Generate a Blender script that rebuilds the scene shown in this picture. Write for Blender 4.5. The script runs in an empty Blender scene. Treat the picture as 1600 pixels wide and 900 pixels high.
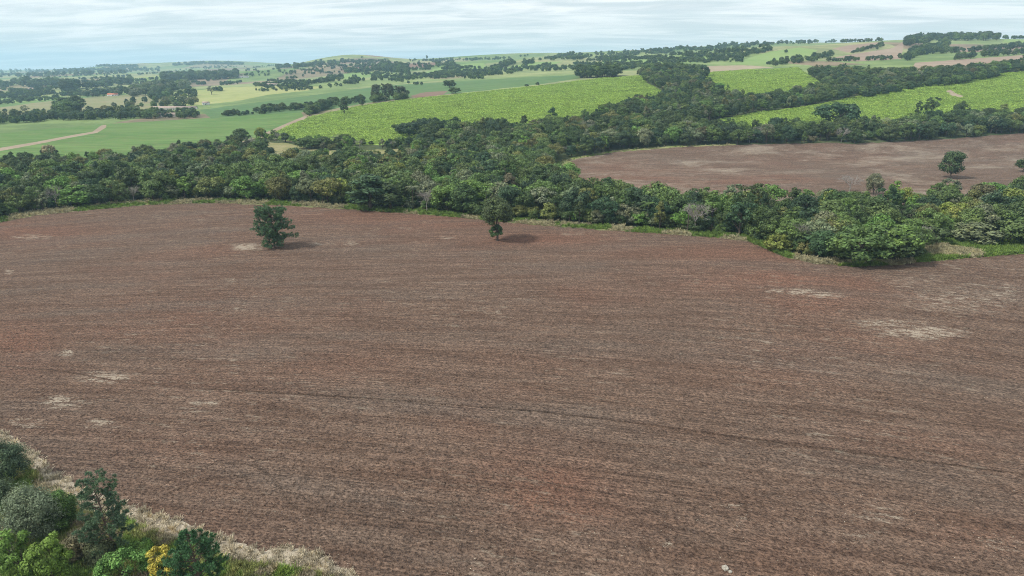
import bpy, math, random, numpy as np
from mathutils import Vector, Matrix
from mathutils.geometry import delaunay_2d_cdt

# ------------------------------------------------------------------ camera, sky, sun, exposure
S = bpy.context.scene
COL = S.collection
HC = 60.0                      # flying height above the ploughed field
PITCH = math.radians(17.9)
F = 1600 * 24 / 36
CP, SP = math.cos(PITCH), math.sin(PITCH)
cam = bpy.data.cameras.new('camera'); camo = bpy.data.objects.new('camera', cam); COL.objects.link(camo)
cam.lens = 24; cam.sensor_width = 36; cam.clip_start = 0.5; cam.clip_end = 60000
camo.location = (0, 0, HC); camo.rotation_euler = (math.radians(90) - PITCH, 0, 0)
S.camera = camo

SUN_EL, SUN_AZ = math.radians(50), math.radians(-108)     # azimuth measured from +Y (view direction) towards +X
w = bpy.data.worlds.new('World'); S.world = w; w.use_nodes = True

def N(nt, typ, ins=None, **kw):
    n = nt.nodes.new(typ)
    for k, v in kw.items(): setattr(n, k, v)
    for k, v in (ins or {}).items():
        s = n.inputs[k]
        if isinstance(v, bpy.types.NodeSocket): nt.links.new(v, s)
        else: s.default_value = v
    return n
def M_(nt, op, a, b=0.0, c=0.0):
    return N(nt, 'ShaderNodeMath', {0: a, 1: b, 2: c}, operation=op).outputs[0]
def mixc(nt, fac, a, b, mode='MIX'):
    n = N(nt, 'ShaderNodeMix', {0: fac, 6: a, 7: b}, data_type='RGBA', blend_type=mode)
    return n.outputs[2]
def mrange(nt, v, a, b, c=0.0, d=1.0, smooth=True):
    return N(nt, 'ShaderNodeMapRange', {0: v, 1: a, 2: b, 3: c, 4: d}, interpolation_type='SMOOTHSTEP' if smooth else 'LINEAR').outputs[0]
def ramp(nt, fac, stops):
    n = N(nt, 'ShaderNodeValToRGB', {0: fac}); e = n.color_ramp.elements
    while len(e) < len(stops): e.new(0.5)
    for k, (p, c) in zip(e, stops): k.position = p; k.color = (*c, 1)
    return n.outputs[0]
def comb(nt, x, y, z=0.0): return N(nt, 'ShaderNodeCombineXYZ', {0: x, 1: y, 2: z}).outputs[0]
def noise(nt, vec, scale=1.0, detail=4.0, rough=0.55, out=0, dist=0.0):
    return N(nt, 'ShaderNodeTexNoise', {'Vector': vec, 'Scale': scale, 'Detail': detail, 'Roughness': rough, 'Distortion': dist}).outputs[out]
def C4(c): return (*c, 1.0)

nt = w.node_tree; nt.nodes.clear()
sky = N(nt, 'ShaderNodeTexSky', sky_type='NISHITA', sun_disc=False, sun_elevation=SUN_EL, sun_rotation=SUN_AZ, altitude=400, air_density=1.0, dust_density=1.2, ozone_density=1.0)
tc = N(nt, 'ShaderNodeTexCoord')
sx = N(nt, 'ShaderNodeSeparateXYZ', {0: tc.outputs['Generated']})
zz = M_(nt, 'ADD', M_(nt, 'MAXIMUM', sx.outputs[2], 0.0), 0.075)
px_ = M_(nt, 'DIVIDE', sx.outputs[0], zz); py_ = M_(nt, 'DIVIDE', sx.outputs[1], zz)
cv = comb(nt, M_(nt, 'MULTIPLY', px_, 0.42), M_(nt, 'ADD', M_(nt, 'MULTIPLY', py_, 1.0), M_(nt, 'MULTIPLY', px_, 0.12)))
n1 = noise(nt, cv, 1.25, 8, 0.62, dist=0.9)
n2 = noise(nt, comb(nt, M_(nt, 'MULTIPLY', px_, 0.10), M_(nt, 'MULTIPLY', py_, 0.22), 7.3), 1.0, 4, 0.5)
cover = mrange(nt, M_(nt, 'ADD', M_(nt, 'MULTIPLY', n1, 0.6), M_(nt, 'MULTIPLY', n2, 0.55)), 0.43, 0.72)
cover = mrange(nt, cover, 0, 1, 0.78, 1.0, False)
tone = mrange(nt, noise(nt, cv, 1.9, 7, 0.62, dist=0.5), 0.36, 0.64)
cloud = mixc(nt, tone, (6.4, 7.0, 7.2, 1), (9.4, 9.45, 9.4, 1))
skyc = mixc(nt, 1.0, sky.outputs[0], (1.5, 1.5, 1.5, 1), 'MULTIPLY')
col = mixc(nt, cover, skyc, cloud)
bg = N(nt, 'ShaderNodeBackground', {0: col, 1: 0.10})
nt.links.new(bg.outputs[0], N(nt, 'ShaderNodeOutputWorld').inputs[0])

sl = bpy.data.lights.new('sun', 'SUN'); sl.energy = 3.3; sl.angle = math.radians(8); sl.color = (1.0, 0.95, 0.87)
so = bpy.data.objects.new('sun', sl); COL.objects.link(so)
sd = Vector((math.sin(SUN_AZ) * math.cos(SUN_EL), math.cos(SUN_AZ) * math.cos(SUN_EL), math.sin(SUN_EL)))
so.rotation_euler = sd.to_track_quat('Z', 'Y').to_euler(); so.location = sd * 500
S.view_settings.view_transform = 'Standard'; S.view_settings.look = 'None'
S.view_settings.exposure = 0.3; S.view_settings.gamma = 1.0
S.render.engine = 'CYCLES'
S.cycles.max_bounces = 6; S.cycles.diffuse_bounces = 3; S.cycles.transmission_bounces = 3; S.cycles.volume_bounces = 1
S.cycles.transparent_max_bounces = 4; S.cycles.use_denoising = True; S.cycles.denoiser = 'OPENIMAGEDENOISE'; S.cycles.denoising_input_passes = 'RGB_ALBEDO_NORMAL'; S.cycles.denoising_prefilter = 'NONE'; S.cycles.filter_width = 1.0

rng = np.random.default_rng(11); random.seed(5)

# ------------------------------------------------------------------ terrain: measured rows of ground at known distances, per bearing
def row2t(r): return np.tan(PITCH + np.arctan((np.asarray(r, float) - 450) / F))
def t2row(t): return 450 + F * np.tan(np.arctan(t) - PITCH)
COLS = {   # bearing (as picture column at the skyline): (distance m, ground row)
 -900: [(700, 196), (1000, 175), (1500, 153), (2200, 138), (3000, 128), (5000, 116), (12000, 109)],
 0:    [(640, 207), (760, 193), (1000, 176), (1400, 157), (2000, 141), (3000, 127), (4500, 117), (7000, 111.5), (12000, 109.5)],
 200:  [(640, 206), (760, 191), (1000, 172), (1400, 152), (2000, 136), (3000, 121), (4500, 112), (6500, 106.5), (12000, 107)],
 330:  [(640, 205), (760, 187), (950, 168), (1300, 150), (1900, 134), (3000, 117), (4500, 107), (6000, 100), (8000, 102), (12000, 104)],
 420:  [(620, 209), (740, 188), (900, 168), (1200, 149), (1700, 134), (2600, 119), (3800, 109), (5500, 103), (12000, 103)],
 480:  [(620, 207), (740, 184), (880, 164), (1100, 148), (1500, 133), (2100, 119), (2700, 109), (3300, 99), (4000, 101), (6000, 102), (12000, 103)],
 540:  [(620, 205), (740, 180), (880, 161), (1100, 146), (1500, 130), (2100, 116), (2700, 100), (3300, 85), (4000, 96), (6000, 101), (12000, 102)],
 595:  [(620, 203), (740, 177), (880, 157), (1100, 143), (1500, 127), (2100, 113), (2700, 101), (3300, 89), (4000, 96), (6000, 99), (12000, 100)],
 640:  [(620, 201), (740, 173), (880, 153), (1100, 140), (1500, 124), (2200, 111), (3200, 101), (4500, 98), (6000, 98), (12000, 99)],
 800:  [(620, 193), (740, 163), (900, 141), (1100, 127), (1500, 114), (2200, 102), (3200, 91), (4200, 87), (6000, 91), (12000, 95)],
 1000: [(600, 192), (700, 164), (850, 139), (1000, 120), (1300, 107), (1800, 97), (2500, 86), (3200, 80), (4500, 84), (12000, 92)],
 1200: [(590, 196), (700, 165), (850, 133), (1000, 112), (1300, 95), (1700, 82), (2300, 71), (2900, 67), (4000, 70), (12000, 88)],
 1400: [(580, 197), (700, 158), (850, 124), (960, 108), (1150, 96), (1450, 80), (1800, 66), (2050, 62), (3000, 68), (12000, 88)],
 1600: [(560, 204), (640, 182), (750, 146), (850, 116), (1000, 98), (1300, 80), (1650, 67), (1950, 60), (2800, 64), (12000, 86)],
 2500: [(560, 200), (680, 165), (850, 112), (1100, 88), (1500, 68), (1900, 58), (2800, 64), (12000, 84)],
}
L0, L1 = math.log(22.0), math.log(14000.0)
NU, NL = 221, 300
UG = np.linspace(-2.0, 2.0, NU); LG = np.linspace(L0, L1, NL)
near = [(Y, HC / Y) for Y in (22, 40, 60, 90, 130, 180, 230, 280, 330, 400, 470)]
tab = []
us = []
for c in sorted(COLS):
    pts = near + [(d, float(row2t(r))) for d, r in COLS[c]]
    Ls = np.log([p[0] for p in pts]); hs = np.array([HC - p[0] * p[1] for p in pts])    # heights
    hh = np.interp(LG, np.append(Ls, L1), np.append(hs, hs[-1] * 1.02))
    tab.append(hh); us.append((c - 800) / F * CP)
tab = np.array(tab); us = np.array(us)
HT = np.array([np.interp(UG, us, tab[:, k]) for k in range(NL)]).T
def blur(a, n, ax):
    k = np.exp(-0.5 * (np.arange(-3 * n, 3 * n + 1) / n) ** 2); k /= k.sum()
    p = [(0, 0), (0, 0)]; p[ax] = (3 * n, 3 * n); b = np.pad(a, p, mode='edge')
    return np.apply_along_axis(lambda v: np.convolve(v, k, 'valid'), ax, b)
HT = blur(blur(HT, 2, 0), 3, 1)
TT = HC - HT
# small swells on the far land (height noise grows with distance)
for k in range(26):
    lam = rng.uniform(200, 1100); a = rng.uniform(0, 2 * math.pi); ph = rng.uniform(0, 6.28)
    Yg = np.exp(LG)[None, :]; Xg = UG[:, None] * Yg
    amp = np.clip((Yg - 700) / 2500, 0, 1) * 0.0032 * lam * np.clip(lam / (0.2 * Yg), 0, 1)
    TT -= amp * np.sin((Xg * math.cos(a) + Yg * math.sin(a)) * 2 * math.pi / lam + ph) * 0.42
# ridges and the grassy dome of the far country: (bearing as picture column, distance, height, half-length across, half-depth)
for c_, y_, a_, sx_, sy_ in [(548, 3250, 17, 250, 330), (330, 5600, 38, 520, 500), (185, 5200, 30, 300, 450), (60, 3300, 15, 520, 260), (230, 2300, 13, 420, 210), (430, 2500, 16, 380, 230), (90, 1750, 8, 330, 150), (690, 2250, 14, 300, 220), (860, 1950, 14, 260, 190), (960, 2500, 18, 320, 240), (1120, 1650, 13, 200, 160), (1235, 1500, 10, 140, 130), (760, 3400, 20, 420, 330), (350, 1500, 7, 220, 120), (1350, 1650, 9, 120, 150)]:
    Yg = np.exp(LG)[None, :]; Xg = UG[:, None] * Yg; x_ = (c_ - 800) / F * CP * y_
    TT -= a_ * np.exp(-((Xg - x_) / sx_) ** 2 - ((Yg - y_) / sy_) ** 2)
def hgt(u, L):
    fu = np.clip((np.asarray(u) - UG[0]) / (UG[1] - UG[0]), 0, NU - 1.001); fl = np.clip((np.asarray(L) - L0) / (LG[1] - LG[0]), 0, NL - 1.001)
    i = fu.astype(int); j = fl.astype(int); a = fu - i; b = fl - j
    return HC - ((1 - a) * (1 - b) * TT[i, j] + a * (1 - b) * TT[i + 1, j] + (1 - a) * b * TT[i, j + 1] + a * b * TT[i + 1, j + 1])
def gz(X, Y): return hgt(np.asarray(X) / Y, np.log(Y))
def proj(X, Y, Z):
    d = HC - np.asarray(Z, float); zc = Y * CP + d * SP
    return 800 + F * X / zc, 450 + F * (d * CP - Y * SP) / zc, zc
LS = np.linspace(L0 + 0.01, math.log(12500), 1200)
def unproj(px, py):
    """ground point seen at a picture position -> (u, L)"""
    t = float(row2t(py)); u = (px - 800) * (CP + t * SP) / F
    T = (HC - hgt(np.full(LS.shape, u), LS)) / np.exp(LS)
    k = np.nonzero(T <= t)[0]
    if len(k) == 0: return u, LS[int(np.argmin(T))]
    k = k[0]
    if k == 0: return u, LS[0]
    f = (T[k - 1] - t) / (T[k - 1] - T[k] + 1e-12)
    return u, LS[k - 1] + f * (LS[k] - LS[k - 1])
def ground(px, py):
    u, L = unproj(px, py); Y = math.exp(L); return u * Y, Y, float(hgt(u, L))
def inpoly(px, py, poly):
    r = np.zeros(np.shape(px), bool); n = len(poly)
    for i in range(n):
        x0, y0 = poly[i]; x1, y1 = poly[(i + 1) % n]
        if y0 == y1: continue
        c = ((y0 > py) != (y1 > py)) & (px < (x1 - x0) * (py - y0) / (y1 - y0) + x0)
        r ^= c
    return r

# ------------------------------------------------------------------ land parcels (outlines on the ground)
FAR_EDGE = [(-420, 425), (-200, 380), (0, 347), (60, 336), (150, 327), (230, 320), (330, 317), (430, 320), (530, 326), (620, 332), (700, 338), (780, 346), (860, 353), (960, 360), (1060, 367), (1120, 371), (1170, 377), (1195, 388), (1225, 401), (1270, 411), (1330, 416), (1400, 414), (1440, 409), (1520, 402), (1600, 396), (1800, 385), (2100, 375)]
VERGE = [(-520, 550), (-200, 610), (0, 683), (37, 705), (75, 743), (125, 770), (212, 801), (275, 818), (357, 850), (400, 867), (440, 858), (500, 873), (545, 903), (640, 990), (780, 1150), (900, 1500)]
PLOUGH = FAR_EDGE + [(2700, 900), (2300, 1500)] + VERGE[::-1]
def off(pl, dx, dy): return [(x + dx, y + dy) for x, y in pl]
R = []    # (name, polygon) later ones win
R.append(('valley_floor', [(-420, 430), (-420, 285), (-200, 275), (0, 262), (75, 258), (200, 250), (300, 240), (360, 228), (405, 214), (470, 224), (600, 226), (700, 210), (800, 205), (900, 188), (990, 160), (1030, 146), (1008, 130), (998, 116), (1060, 110), (1240, 120), (1300, 112), (1420, 117), (1600, 103), (2100, 98), (2100, 380)] + FAR_EDGE[-2:0:-1]))
R.append(('soybean_field', [(-420, 290), (-200, 272), (0, 258), (75, 254), (200, 248), (300, 238), (360, 226), (405, 213), (432, 202), (475, 182), (470, 175), (400, 179), (300, 186), (160, 194), (0, 208), (-200, 226), (-420, 240)]))
R.append(('far_soybean_field', [(312, 172), (400, 160), (500, 147), (560, 139), (610, 133), (700, 128), (800, 122), (900, 117), (908, 122), (850, 131), (760, 141), (690, 148), (620, 154), (560, 163), (500, 174), (420, 178), (330, 185)]))
R.append(('cane_field', [(410, 214), (440, 219), (520, 224), (600, 227), (640, 224), (700, 214), (790, 210), (830, 206), (860, 199), (930, 192), (960, 178), (1000, 166), (1042, 151), (1034, 142), (1010, 130), (1002, 118), (940, 122), (860, 132), (760, 143), (640, 155), (565, 165), (484, 183), (436, 203)]))
R.append(('upper_cane_field', [(1078, 113), (1130, 109), (1200, 109), (1245, 105), (1266, 119), (1290, 134), (1250, 147), (1190, 158), (1150, 155), (1105, 136)]))
R.append(('hillside_cane_field', [(1085, 203), (1180, 210), (1300, 206), (1400, 199), (1500, 192), (1650, 185), (2000, 175), (2000, 75), (1650, 97), (1600, 112), (1540, 116), (1430, 132), (1340, 151), (1260, 166), (1180, 176), (1120, 188)]))
R.append(('stubble_strip', [(1070, 109), (1110, 103), (1160, 102), (1210, 105), (1160, 109), (1108, 113)]))
R.append(('upper_ploughed_field', [(842, 272), (872, 257), (900, 247), (960, 237), (1050, 230), (1150, 226), (1300, 223), (1330, 225), (1450, 219), (1600, 208), (2000, 190), (2000, 310), (1800, 315), (1600, 312), (1500, 320), (1400, 329), (1270, 335), (1150, 331), (1000, 320), (900, 298)]))
R.append(('dry_grass_clearing', [(405, 222), (450, 224), (500, 236), (640, 232), (650, 240), (560, 250), (470, 250), (420, 244)]))
R.append(('dry_pasture', [(-100, 194), (0, 189), (90, 184), (150, 181), (200, 177), (250, 168), (278, 152), (215, 147), (160, 150), (60, 160), (0, 168), (-100, 176)]))
R.append(('yellow_pasture', [(262, 152), (300, 142), (345, 137), (420, 134), (505, 135), (480, 142), (420, 148), (370, 158), (300, 165), (270, 162)]))
R.append(('stubble_hill', [(1283, 93), (1330, 85), (1395, 75), (1413, 64), (1408, 92), (1340, 96)]))
R.append(('stubble_hill', [(1300, 76), (1330, 70), (1375, 66), (1365, 75), (1325, 82)]))
R.append(('stubble_hill', [(1478, 80), (1500, 76), (1570, 70), (1700, 66), (1700, 72), (1590, 77), (1530, 81)]))
R.append(('stubble_hill', [(1420, 117), (1430, 98), (1500, 93), (1600, 86), (1800, 77), (1800, 92), (1600, 103), (1500, 111)]))
R.append(('hill_meadow', [(1140, 100), (1165, 92), (1205, 80), (1250, 74), (1278, 78), (1268, 86), (1230, 96), (1190, 101)]))
R.append(('hill_meadow', [(885, 107), (960, 93), (1060, 86), (1130, 88), (1085, 98), (1000, 105), (930, 110)]))
R.append(('hill_meadow', [(1570, 61), (1610, 60), (1800, 58), (1800, 64), (1600, 68), (1566, 66)]))
R.append(('hill_meadow', [(650, 116), (700, 103), (755, 98), (765, 106), (740, 113), (690, 118)]))
R.append(('hill_meadow', [(770, 110), (830, 97), (880, 96), (860, 102), (810, 109)]))
R.append(('hill_meadow', [(500, 122), (560, 112), (610, 112), (600, 118), (540, 125)]))
R.append(('hill_meadow', [(-100, 160), (0, 152), (100, 150), (90, 156), (0, 162)]))
R.append(('hill_meadow', [(205, 123), (258, 118), (258, 126), (210, 131)]))
R.append(('red_soil_field', [(528, 108), (560, 103), (590, 102), (585, 108), (540, 114)]))
R.append(('red_soil_field', [(630, 100), (680, 97), (700, 98), (660, 106), (636, 106)]))
R.append(('red_soil_field', [(640, 150), (665, 144), (700, 142), (692, 148), (650, 153)]))
R.append(('grass_margin', off(FAR_EDGE, 0, -5.5) + FAR_EDGE[::-1]))
R.append(('grass_margin', [(1438, 412), (1442, 372), (1500, 376), (1620, 366), (1620, 396), (1520, 404)]))
R.append(('grass_margin', [(850, 266), (868, 256), (900, 245), (960, 235), (1050, 228.5), (1150, 225), (1150, 226.5), (1050, 230.5), (960, 237.5), (902, 248), (878, 258), (862, 268)]))
R.append(('grass_verge', VERGE + [(900, 2600), (-520, 2600), (-900, 1200)]))
R.append(('ploughed_field', PLOUGH))
R.append(('straw_strip', off(VERGE, 6, -5)[1:] + off(VERGE, -20, 24)[:0:-1]))
R.append(('dirt_track', [(-200, 243), (0, 231), (60, 221), (110, 211.5), (145, 205.5), (158, 196), (166, 195), (166, 199), (152, 207.5), (110, 215), (60, 225), (0, 236), (-200, 249)]))
R.append(('dirt_track', [(400, 214), (420, 205), (440, 196), (476, 181), (486, 179), (486, 182), (446, 199), (425, 210), (412, 216)]))
R.append(('dirt_track', [(1478, 142), (1486, 140), (1494, 146), (1508, 151), (1500, 153), (1484, 149)]))

def densify(poly, step=7.0, jit=0.0, r=np.random.default_rng(3)):
    o = []
    for i in range(len(poly)):
        a, b = np.array(poly[i], float), np.array(poly[(i + 1) % len(poly)], float)
        n = max(1, min(120, int(np.hypot(*(b - a)) / step)))
        for k in range(n):
            p = a + (b - a) * k / n
            if k and jit: p = p + r.normal(0, jit, 2) * (1.0, 0.5)
            o.append((p[0], p[1]))
    return o
PTS, EDG = [], []
RP = []
KL = 0.55
for nm, poly in R:
    jit = 0.9 if nm in ('ploughed_field', 'grass_margin', 'dry_grass_clearing', 'upper_ploughed_field', 'grass_verge', 'straw_strip') else 0.35
    if nm == 'dirt_track': jit = 0.15
    if nm == 'straw_strip': jit = 4.0
    d = densify(poly, 7.0, jit); RP.append(d)
    b = len(PTS)
    for (x, y) in d:
        u, L = unproj(x, y)
        PTS.append((min(max(u, -1.93), 1.93), L * KL))
    EDG += [(b + i, b + (i + 1) % len(d)) for i in range(len(d))]
gu = np.arange(-1.95, 1.9501, 0.0130); gl = np.arange(L0 + 0.02, math.log(13000), 0.021)
r2 = np.random.default_rng(8)
GU, GL = np.meshgrid(gu, gl, indexing='ij')
ju = r2.uniform(-.004, .004, GU.shape); jl = r2.uniform(-.006, .006, GU.shape)
ju[0] = ju[-1] = 0; jl[:, 0] = jl[:, -1] = 0
keep = (np.abs(GU) < 1.1) | (r2.random(GU.shape) < 0.35)
keep[0] = keep[-1] = True
gp = np.stack([(GU + ju)[keep], ((GL + jl) * KL)[keep]], 1)
allp = [Vector(p) for p in PTS] + [Vector(p) for p in gp.tolist()]
vs, es, fs, *_ = delaunay_2d_cdt(allp, EDG, [], 0, 1e-6, False)
V2 = np.array([(v.x, v.y / KL) for v in vs]); FC = np.array([f for f in fs if len(f) == 3])
VY = np.exp(V2[:, 1]); VX = V2[:, 0] * VY; VZ = hgt(V2[:, 0], V2[:, 1])
c2 = V2[FC].mean(1); cY = np.exp(c2[:, 1]); cX = c2[:, 0] * cY; cZ = hgt(c2[:, 0], c2[:, 1])
cpx, cpy, _z = proj(cX, cY, cZ)
reg = np.zeros(len(FC), int)
def region_of(px, py, names=None):
    r = np.zeros(np.shape(px), int)
    for i, p in enumerate(RP): r[inpoly(px, py, p)] = i + 1
    return r
reg = region_of(cpx, cpy)
# orientation upward
a3 = np.stack([VX, VY, VZ], 1)
e1 = a3[FC[:, 1]] - a3[FC[:, 0]]; e2 = a3[FC[:, 2]] - a3[FC[:, 0]]
flip = (e1[:, 0] * e2[:, 1] - e1[:, 1] * e2[:, 0]) < 0
FC[flip] = FC[flip][:, ::-1]

def mesh_from(name, V, Fs, mats=(), smooth=False, attrs=None, matidx=None):
    m = bpy.data.meshes.new(name)
    V = np.asarray(V, np.float32); n = len(V); Fs = np.asarray(Fs, np.int32)
    m.vertices.add(n); m.vertices.foreach_set('co', V.ravel())
    k = Fs.shape[1]; m.loops.add(Fs.size); m.loops.foreach_set('vertex_index', Fs.ravel())
    m.polygons.add(len(Fs)); m.polygons.foreach_set('loop_start', np.arange(0, Fs.size, k, dtype=np.int32))
    if smooth: m.polygons.foreach_set('use_smooth', np.ones(len(Fs), bool))
    if matidx is not None: m.polygons.foreach_set('material_index', np.asarray(matidx, np.int32))
    for mt in mats: m.materials.append(mt)
    for k_, v in (attrs or {}).items():
        v = np.asarray(v, np.float32)
        if v.ndim == 1: m.attributes.new(k_, 'FLOAT', 'POINT').data.foreach_set('value', v)
        else: m.attributes.new(k_, 'FLOAT_COLOR', 'POINT').data.foreach_set('color', v.ravel())
    m.update(); m.validate()
    return m
def link(name, data, parent=None, loc=None, label=None, cat=None, group=None, kind=None):
    o = bpy.data.objects.new(name, data); COL.objects.link(o)
    if parent: o.parent = parent
    if loc is not None: o.location = loc
    if label: o['label'] = label
    if cat: o['category'] = cat
    if group: o['group'] = group
    if kind: o['kind'] = kind
    return o

# ------------------------------------------------------------------ materials
def new_mat(name):
    m = bpy.data.materials.new(name); m.use_nodes = True; m.node_tree.nodes.clear(); return m, m.node_tree
def finish(nt, color, rough=0.9, bump=None, bstr=0.5, bdist=0.1, spec=0.15, transl=0.0):
    ins = {'Base Color': color, 'Roughness': rough, 'Specular IOR Level': spec}
    nrm = None
    if bump is not None:
        nrm = N(nt, 'ShaderNodeBump', {'Height': bump, 'Strength': bstr, 'Distance': bdist}).outputs[0]; ins['Normal'] = nrm
    sh = N(nt, 'ShaderNodeBsdfPrincipled', ins).outputs[0]
    if transl:
        t = N(nt, 'ShaderNodeBsdfTranslucent', {0: color}).outputs[0]
        sh = N(nt, 'ShaderNodeMixShader', {0: transl, 1: sh, 2: t}).outputs[0]
    nt.links.new(sh, N(nt, 'ShaderNodeOutputMaterial').inputs[0])
def world_xy(nt):
    g = N(nt, 'ShaderNodeNewGeometry'); s = N(nt, 'ShaderNodeSeparateXYZ', {0: g.outputs['Position']})
    return g.outputs['Position'], s.outputs[0], s.outputs[1]

def soil_material(name, upper=False, darker=1.0):
    m, nt = new_mat(name)
    P, x, y = world_xy(nt)
    # tillage rows: slightly turned and curved coordinate across the rows
    if upper:
        v = M_(nt, 'SUBTRACT', y, M_(nt, 'MULTIPLY', x, 0.16))
    else:
        fade = mrange(nt, y, 95, 240, 0.20, -0.04)
        v = M_(nt, 'ADD', y, M_(nt, 'ADD', M_(nt, 'MULTIPLY', x, fade), M_(nt, 'MULTIPLY', M_(nt, 'MULTIPLY', x, x), 0.0008)))
        wob = noise(nt, P, 0.03, 2, 0.5)
        v = M_(nt, 'ADD', v, M_(nt, 'MULTIPLY', wob, 1.6))
    k = 0.5 if upper else 1.0
    big = noise(nt, P, 0.016, 4, 0.6)
    st1 = noise(nt, comb(nt, M_(nt, 'MULTIPLY', x, 0.04), M_(nt, 'MULTIPLY', v, 0.22 * k)), 1.0, 5, 0.62)
    st2 = noise(nt, comb(nt, M_(nt, 'MULTIPLY', x, 0.03), M_(nt, 'MULTIPLY', v, 1.7 * k), 4.0), 1.0, 5, 0.65)
    clod = noise(nt, comb(nt, M_(nt, 'MULTIPLY', x, 1.9), M_(nt, 'MULTIPLY', v, 2.5), 2.0), 1.0, 7, 0.78)
    fine = noise(nt, P, 6.5, 3, 0.7)
    red = N(nt, 'ShaderNodeAttribute', attribute_name='red').outputs[2]
    straw = N(nt, 'ShaderNodeAttribute', attribute_name='straw').outputs[2]
    redm = M_(nt, 'ADD', M_(nt, 'MULTIPLY', red, 0.85), mrange(nt, big, 0.48, 0.72, 0, 0.45))
    redm = M_(nt, 'MULTIPLY', redm, mrange(nt, st1, 0.25, 0.6, 0.45, 1.0)); redm = M_(nt, 'MINIMUM', redm, 1.0)
    base = mixc(nt, mrange(nt, st1, 0.34, 0.66), C4((0.112, 0.076, 0.056)), C4((0.144, 0.103, 0.078)))
    base = mixc(nt, M_(nt, 'MULTIPLY', redm, 0.85), base, C4((0.165, 0.083, 0.056)))
    grey = mrange(nt, noise(nt, comb(nt, M_(nt, 'MULTIPLY', x, 0.012), M_(nt, 'MULTIPLY', v, 0.05), 9.0), 1.0, 4, 0.6), 0.46, 0.68, 0, 0.55)
    base = mixc(nt, grey, base, C4((0.125, 0.102, 0.083)))
    base = mixc(nt, mrange(nt, st2, 0.34, 0.66, 0.05, 0.78), mixc(nt, 1.0, base, C4((0.70, 0.70, 0.72)), 'MULTIPLY'), mixc(nt, 1.0, base, C4((1.30, 1.30, 1.30)), 'MULTIPLY'))
    base = mixc(nt, mrange(nt, clod, 0.36, 0.62), mixc(nt, 1.0, base, C4((0.36, 0.35, 0.36)), 'MULTIPLY'), mixc(nt, 1.0, base, C4((1.55, 1.5, 1.45)), 'MULTIPLY'))
    mid = noise(nt, comb(nt, M_(nt, 'MULTIPLY', x, 0.55), M_(nt, 'MULTIPLY', v, 0.62), 13.0), 1.0, 7, 0.85)
    base = mixc(nt, mrange(nt, mid, 0.38, 0.62), mixc(nt, 1.0, base, C4((0.68, 0.68, 0.69)), 'MULTIPLY'), mixc(nt, 1.0, base, C4((1.28, 1.26, 1.24)), 'MULTIPLY'))
    # straw and stubble lying on the soil: scattered flecks, streaks, patches
    sv = noise(nt, comb(nt, M_(nt, 'MULTIPLY', x, 0.16), M_(nt, 'MULTIPLY', v, 0.55 * k), 21.0), 1.0, 7, 0.76)
    sm = mrange(nt, sv, 0.54, 0.68, 0.0, 0.72)
    sm = M_(nt, 'MULTIPLY', sm, mrange(nt, noise(nt, P, 0.022, 2, 0.5), 0.40, 0.62))
    frag = noise(nt, comb(nt, M_(nt, 'MULTIPLY', x, 0.33), M_(nt, 'MULTIPLY', v, 0.9), 5.0), 1.0, 6, 0.72)
    sm = M_(nt, 'ADD', sm, mrange(nt, M_(nt, 'ADD', M_(nt, 'MULTIPLY', straw, 0.74), M_(nt, 'MULTIPLY', M_(nt, 'SUBTRACT', frag, 0.47), M_(nt, 'ADD', 0.4, M_(nt, 'MULTIPLY', straw, 4.2)))), 0.30, 0.85, 0.0, 1.05))
    if upper:
        sm = M_(nt, 'ADD', sm, mrange(nt, noise(nt, comb(nt, M_(nt, 'MULTIPLY', x, 0.020), M_(nt, 'MULTIPLY', v, 0.032), 3.0), 1.0, 9, 0.80, dist=0.4), 0.47, 0.66, 0.04, 0.62))
    fleck = mrange(nt, M_(nt, 'ADD', M_(nt, 'MULTIPLY', clod, 0.5), M_(nt, 'MULTIPLY', fine, 0.5)), 0.40, 0.64)
    sm2 = M_(nt, 'MINIMUM', M_(nt, 'MULTIPLY', sm, M_(nt, 'ADD', 0.30, fleck)), 0.93)
    sparse = M_(nt, 'MULTIPLY', mrange(nt, fine, 0.60, 0.72), mrange(nt, st1, 0.3, 0.65, 0.15, 0.55))
    sm2 = M_(nt, 'MAXIMUM', sm2, sparse)
    base = mixc(nt, sm2, base, C4((0.39, 0.335, 0.26)))
    if darker != 1.0: base = mixc(nt, 1.0, base, C4((darker,) * 3), 'MULTIPLY')
    h = M_(nt, 'ADD', M_(nt, 'MULTIPLY', clod, 0.7), M_(nt, 'ADD', M_(nt, 'MULTIPLY', st2, 0.35), M_(nt, 'MULTIPLY', fine, 0.2)))
    finish(nt, base, 0.95, h, 0.9, 0.30, 0.05)
    return m

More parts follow.
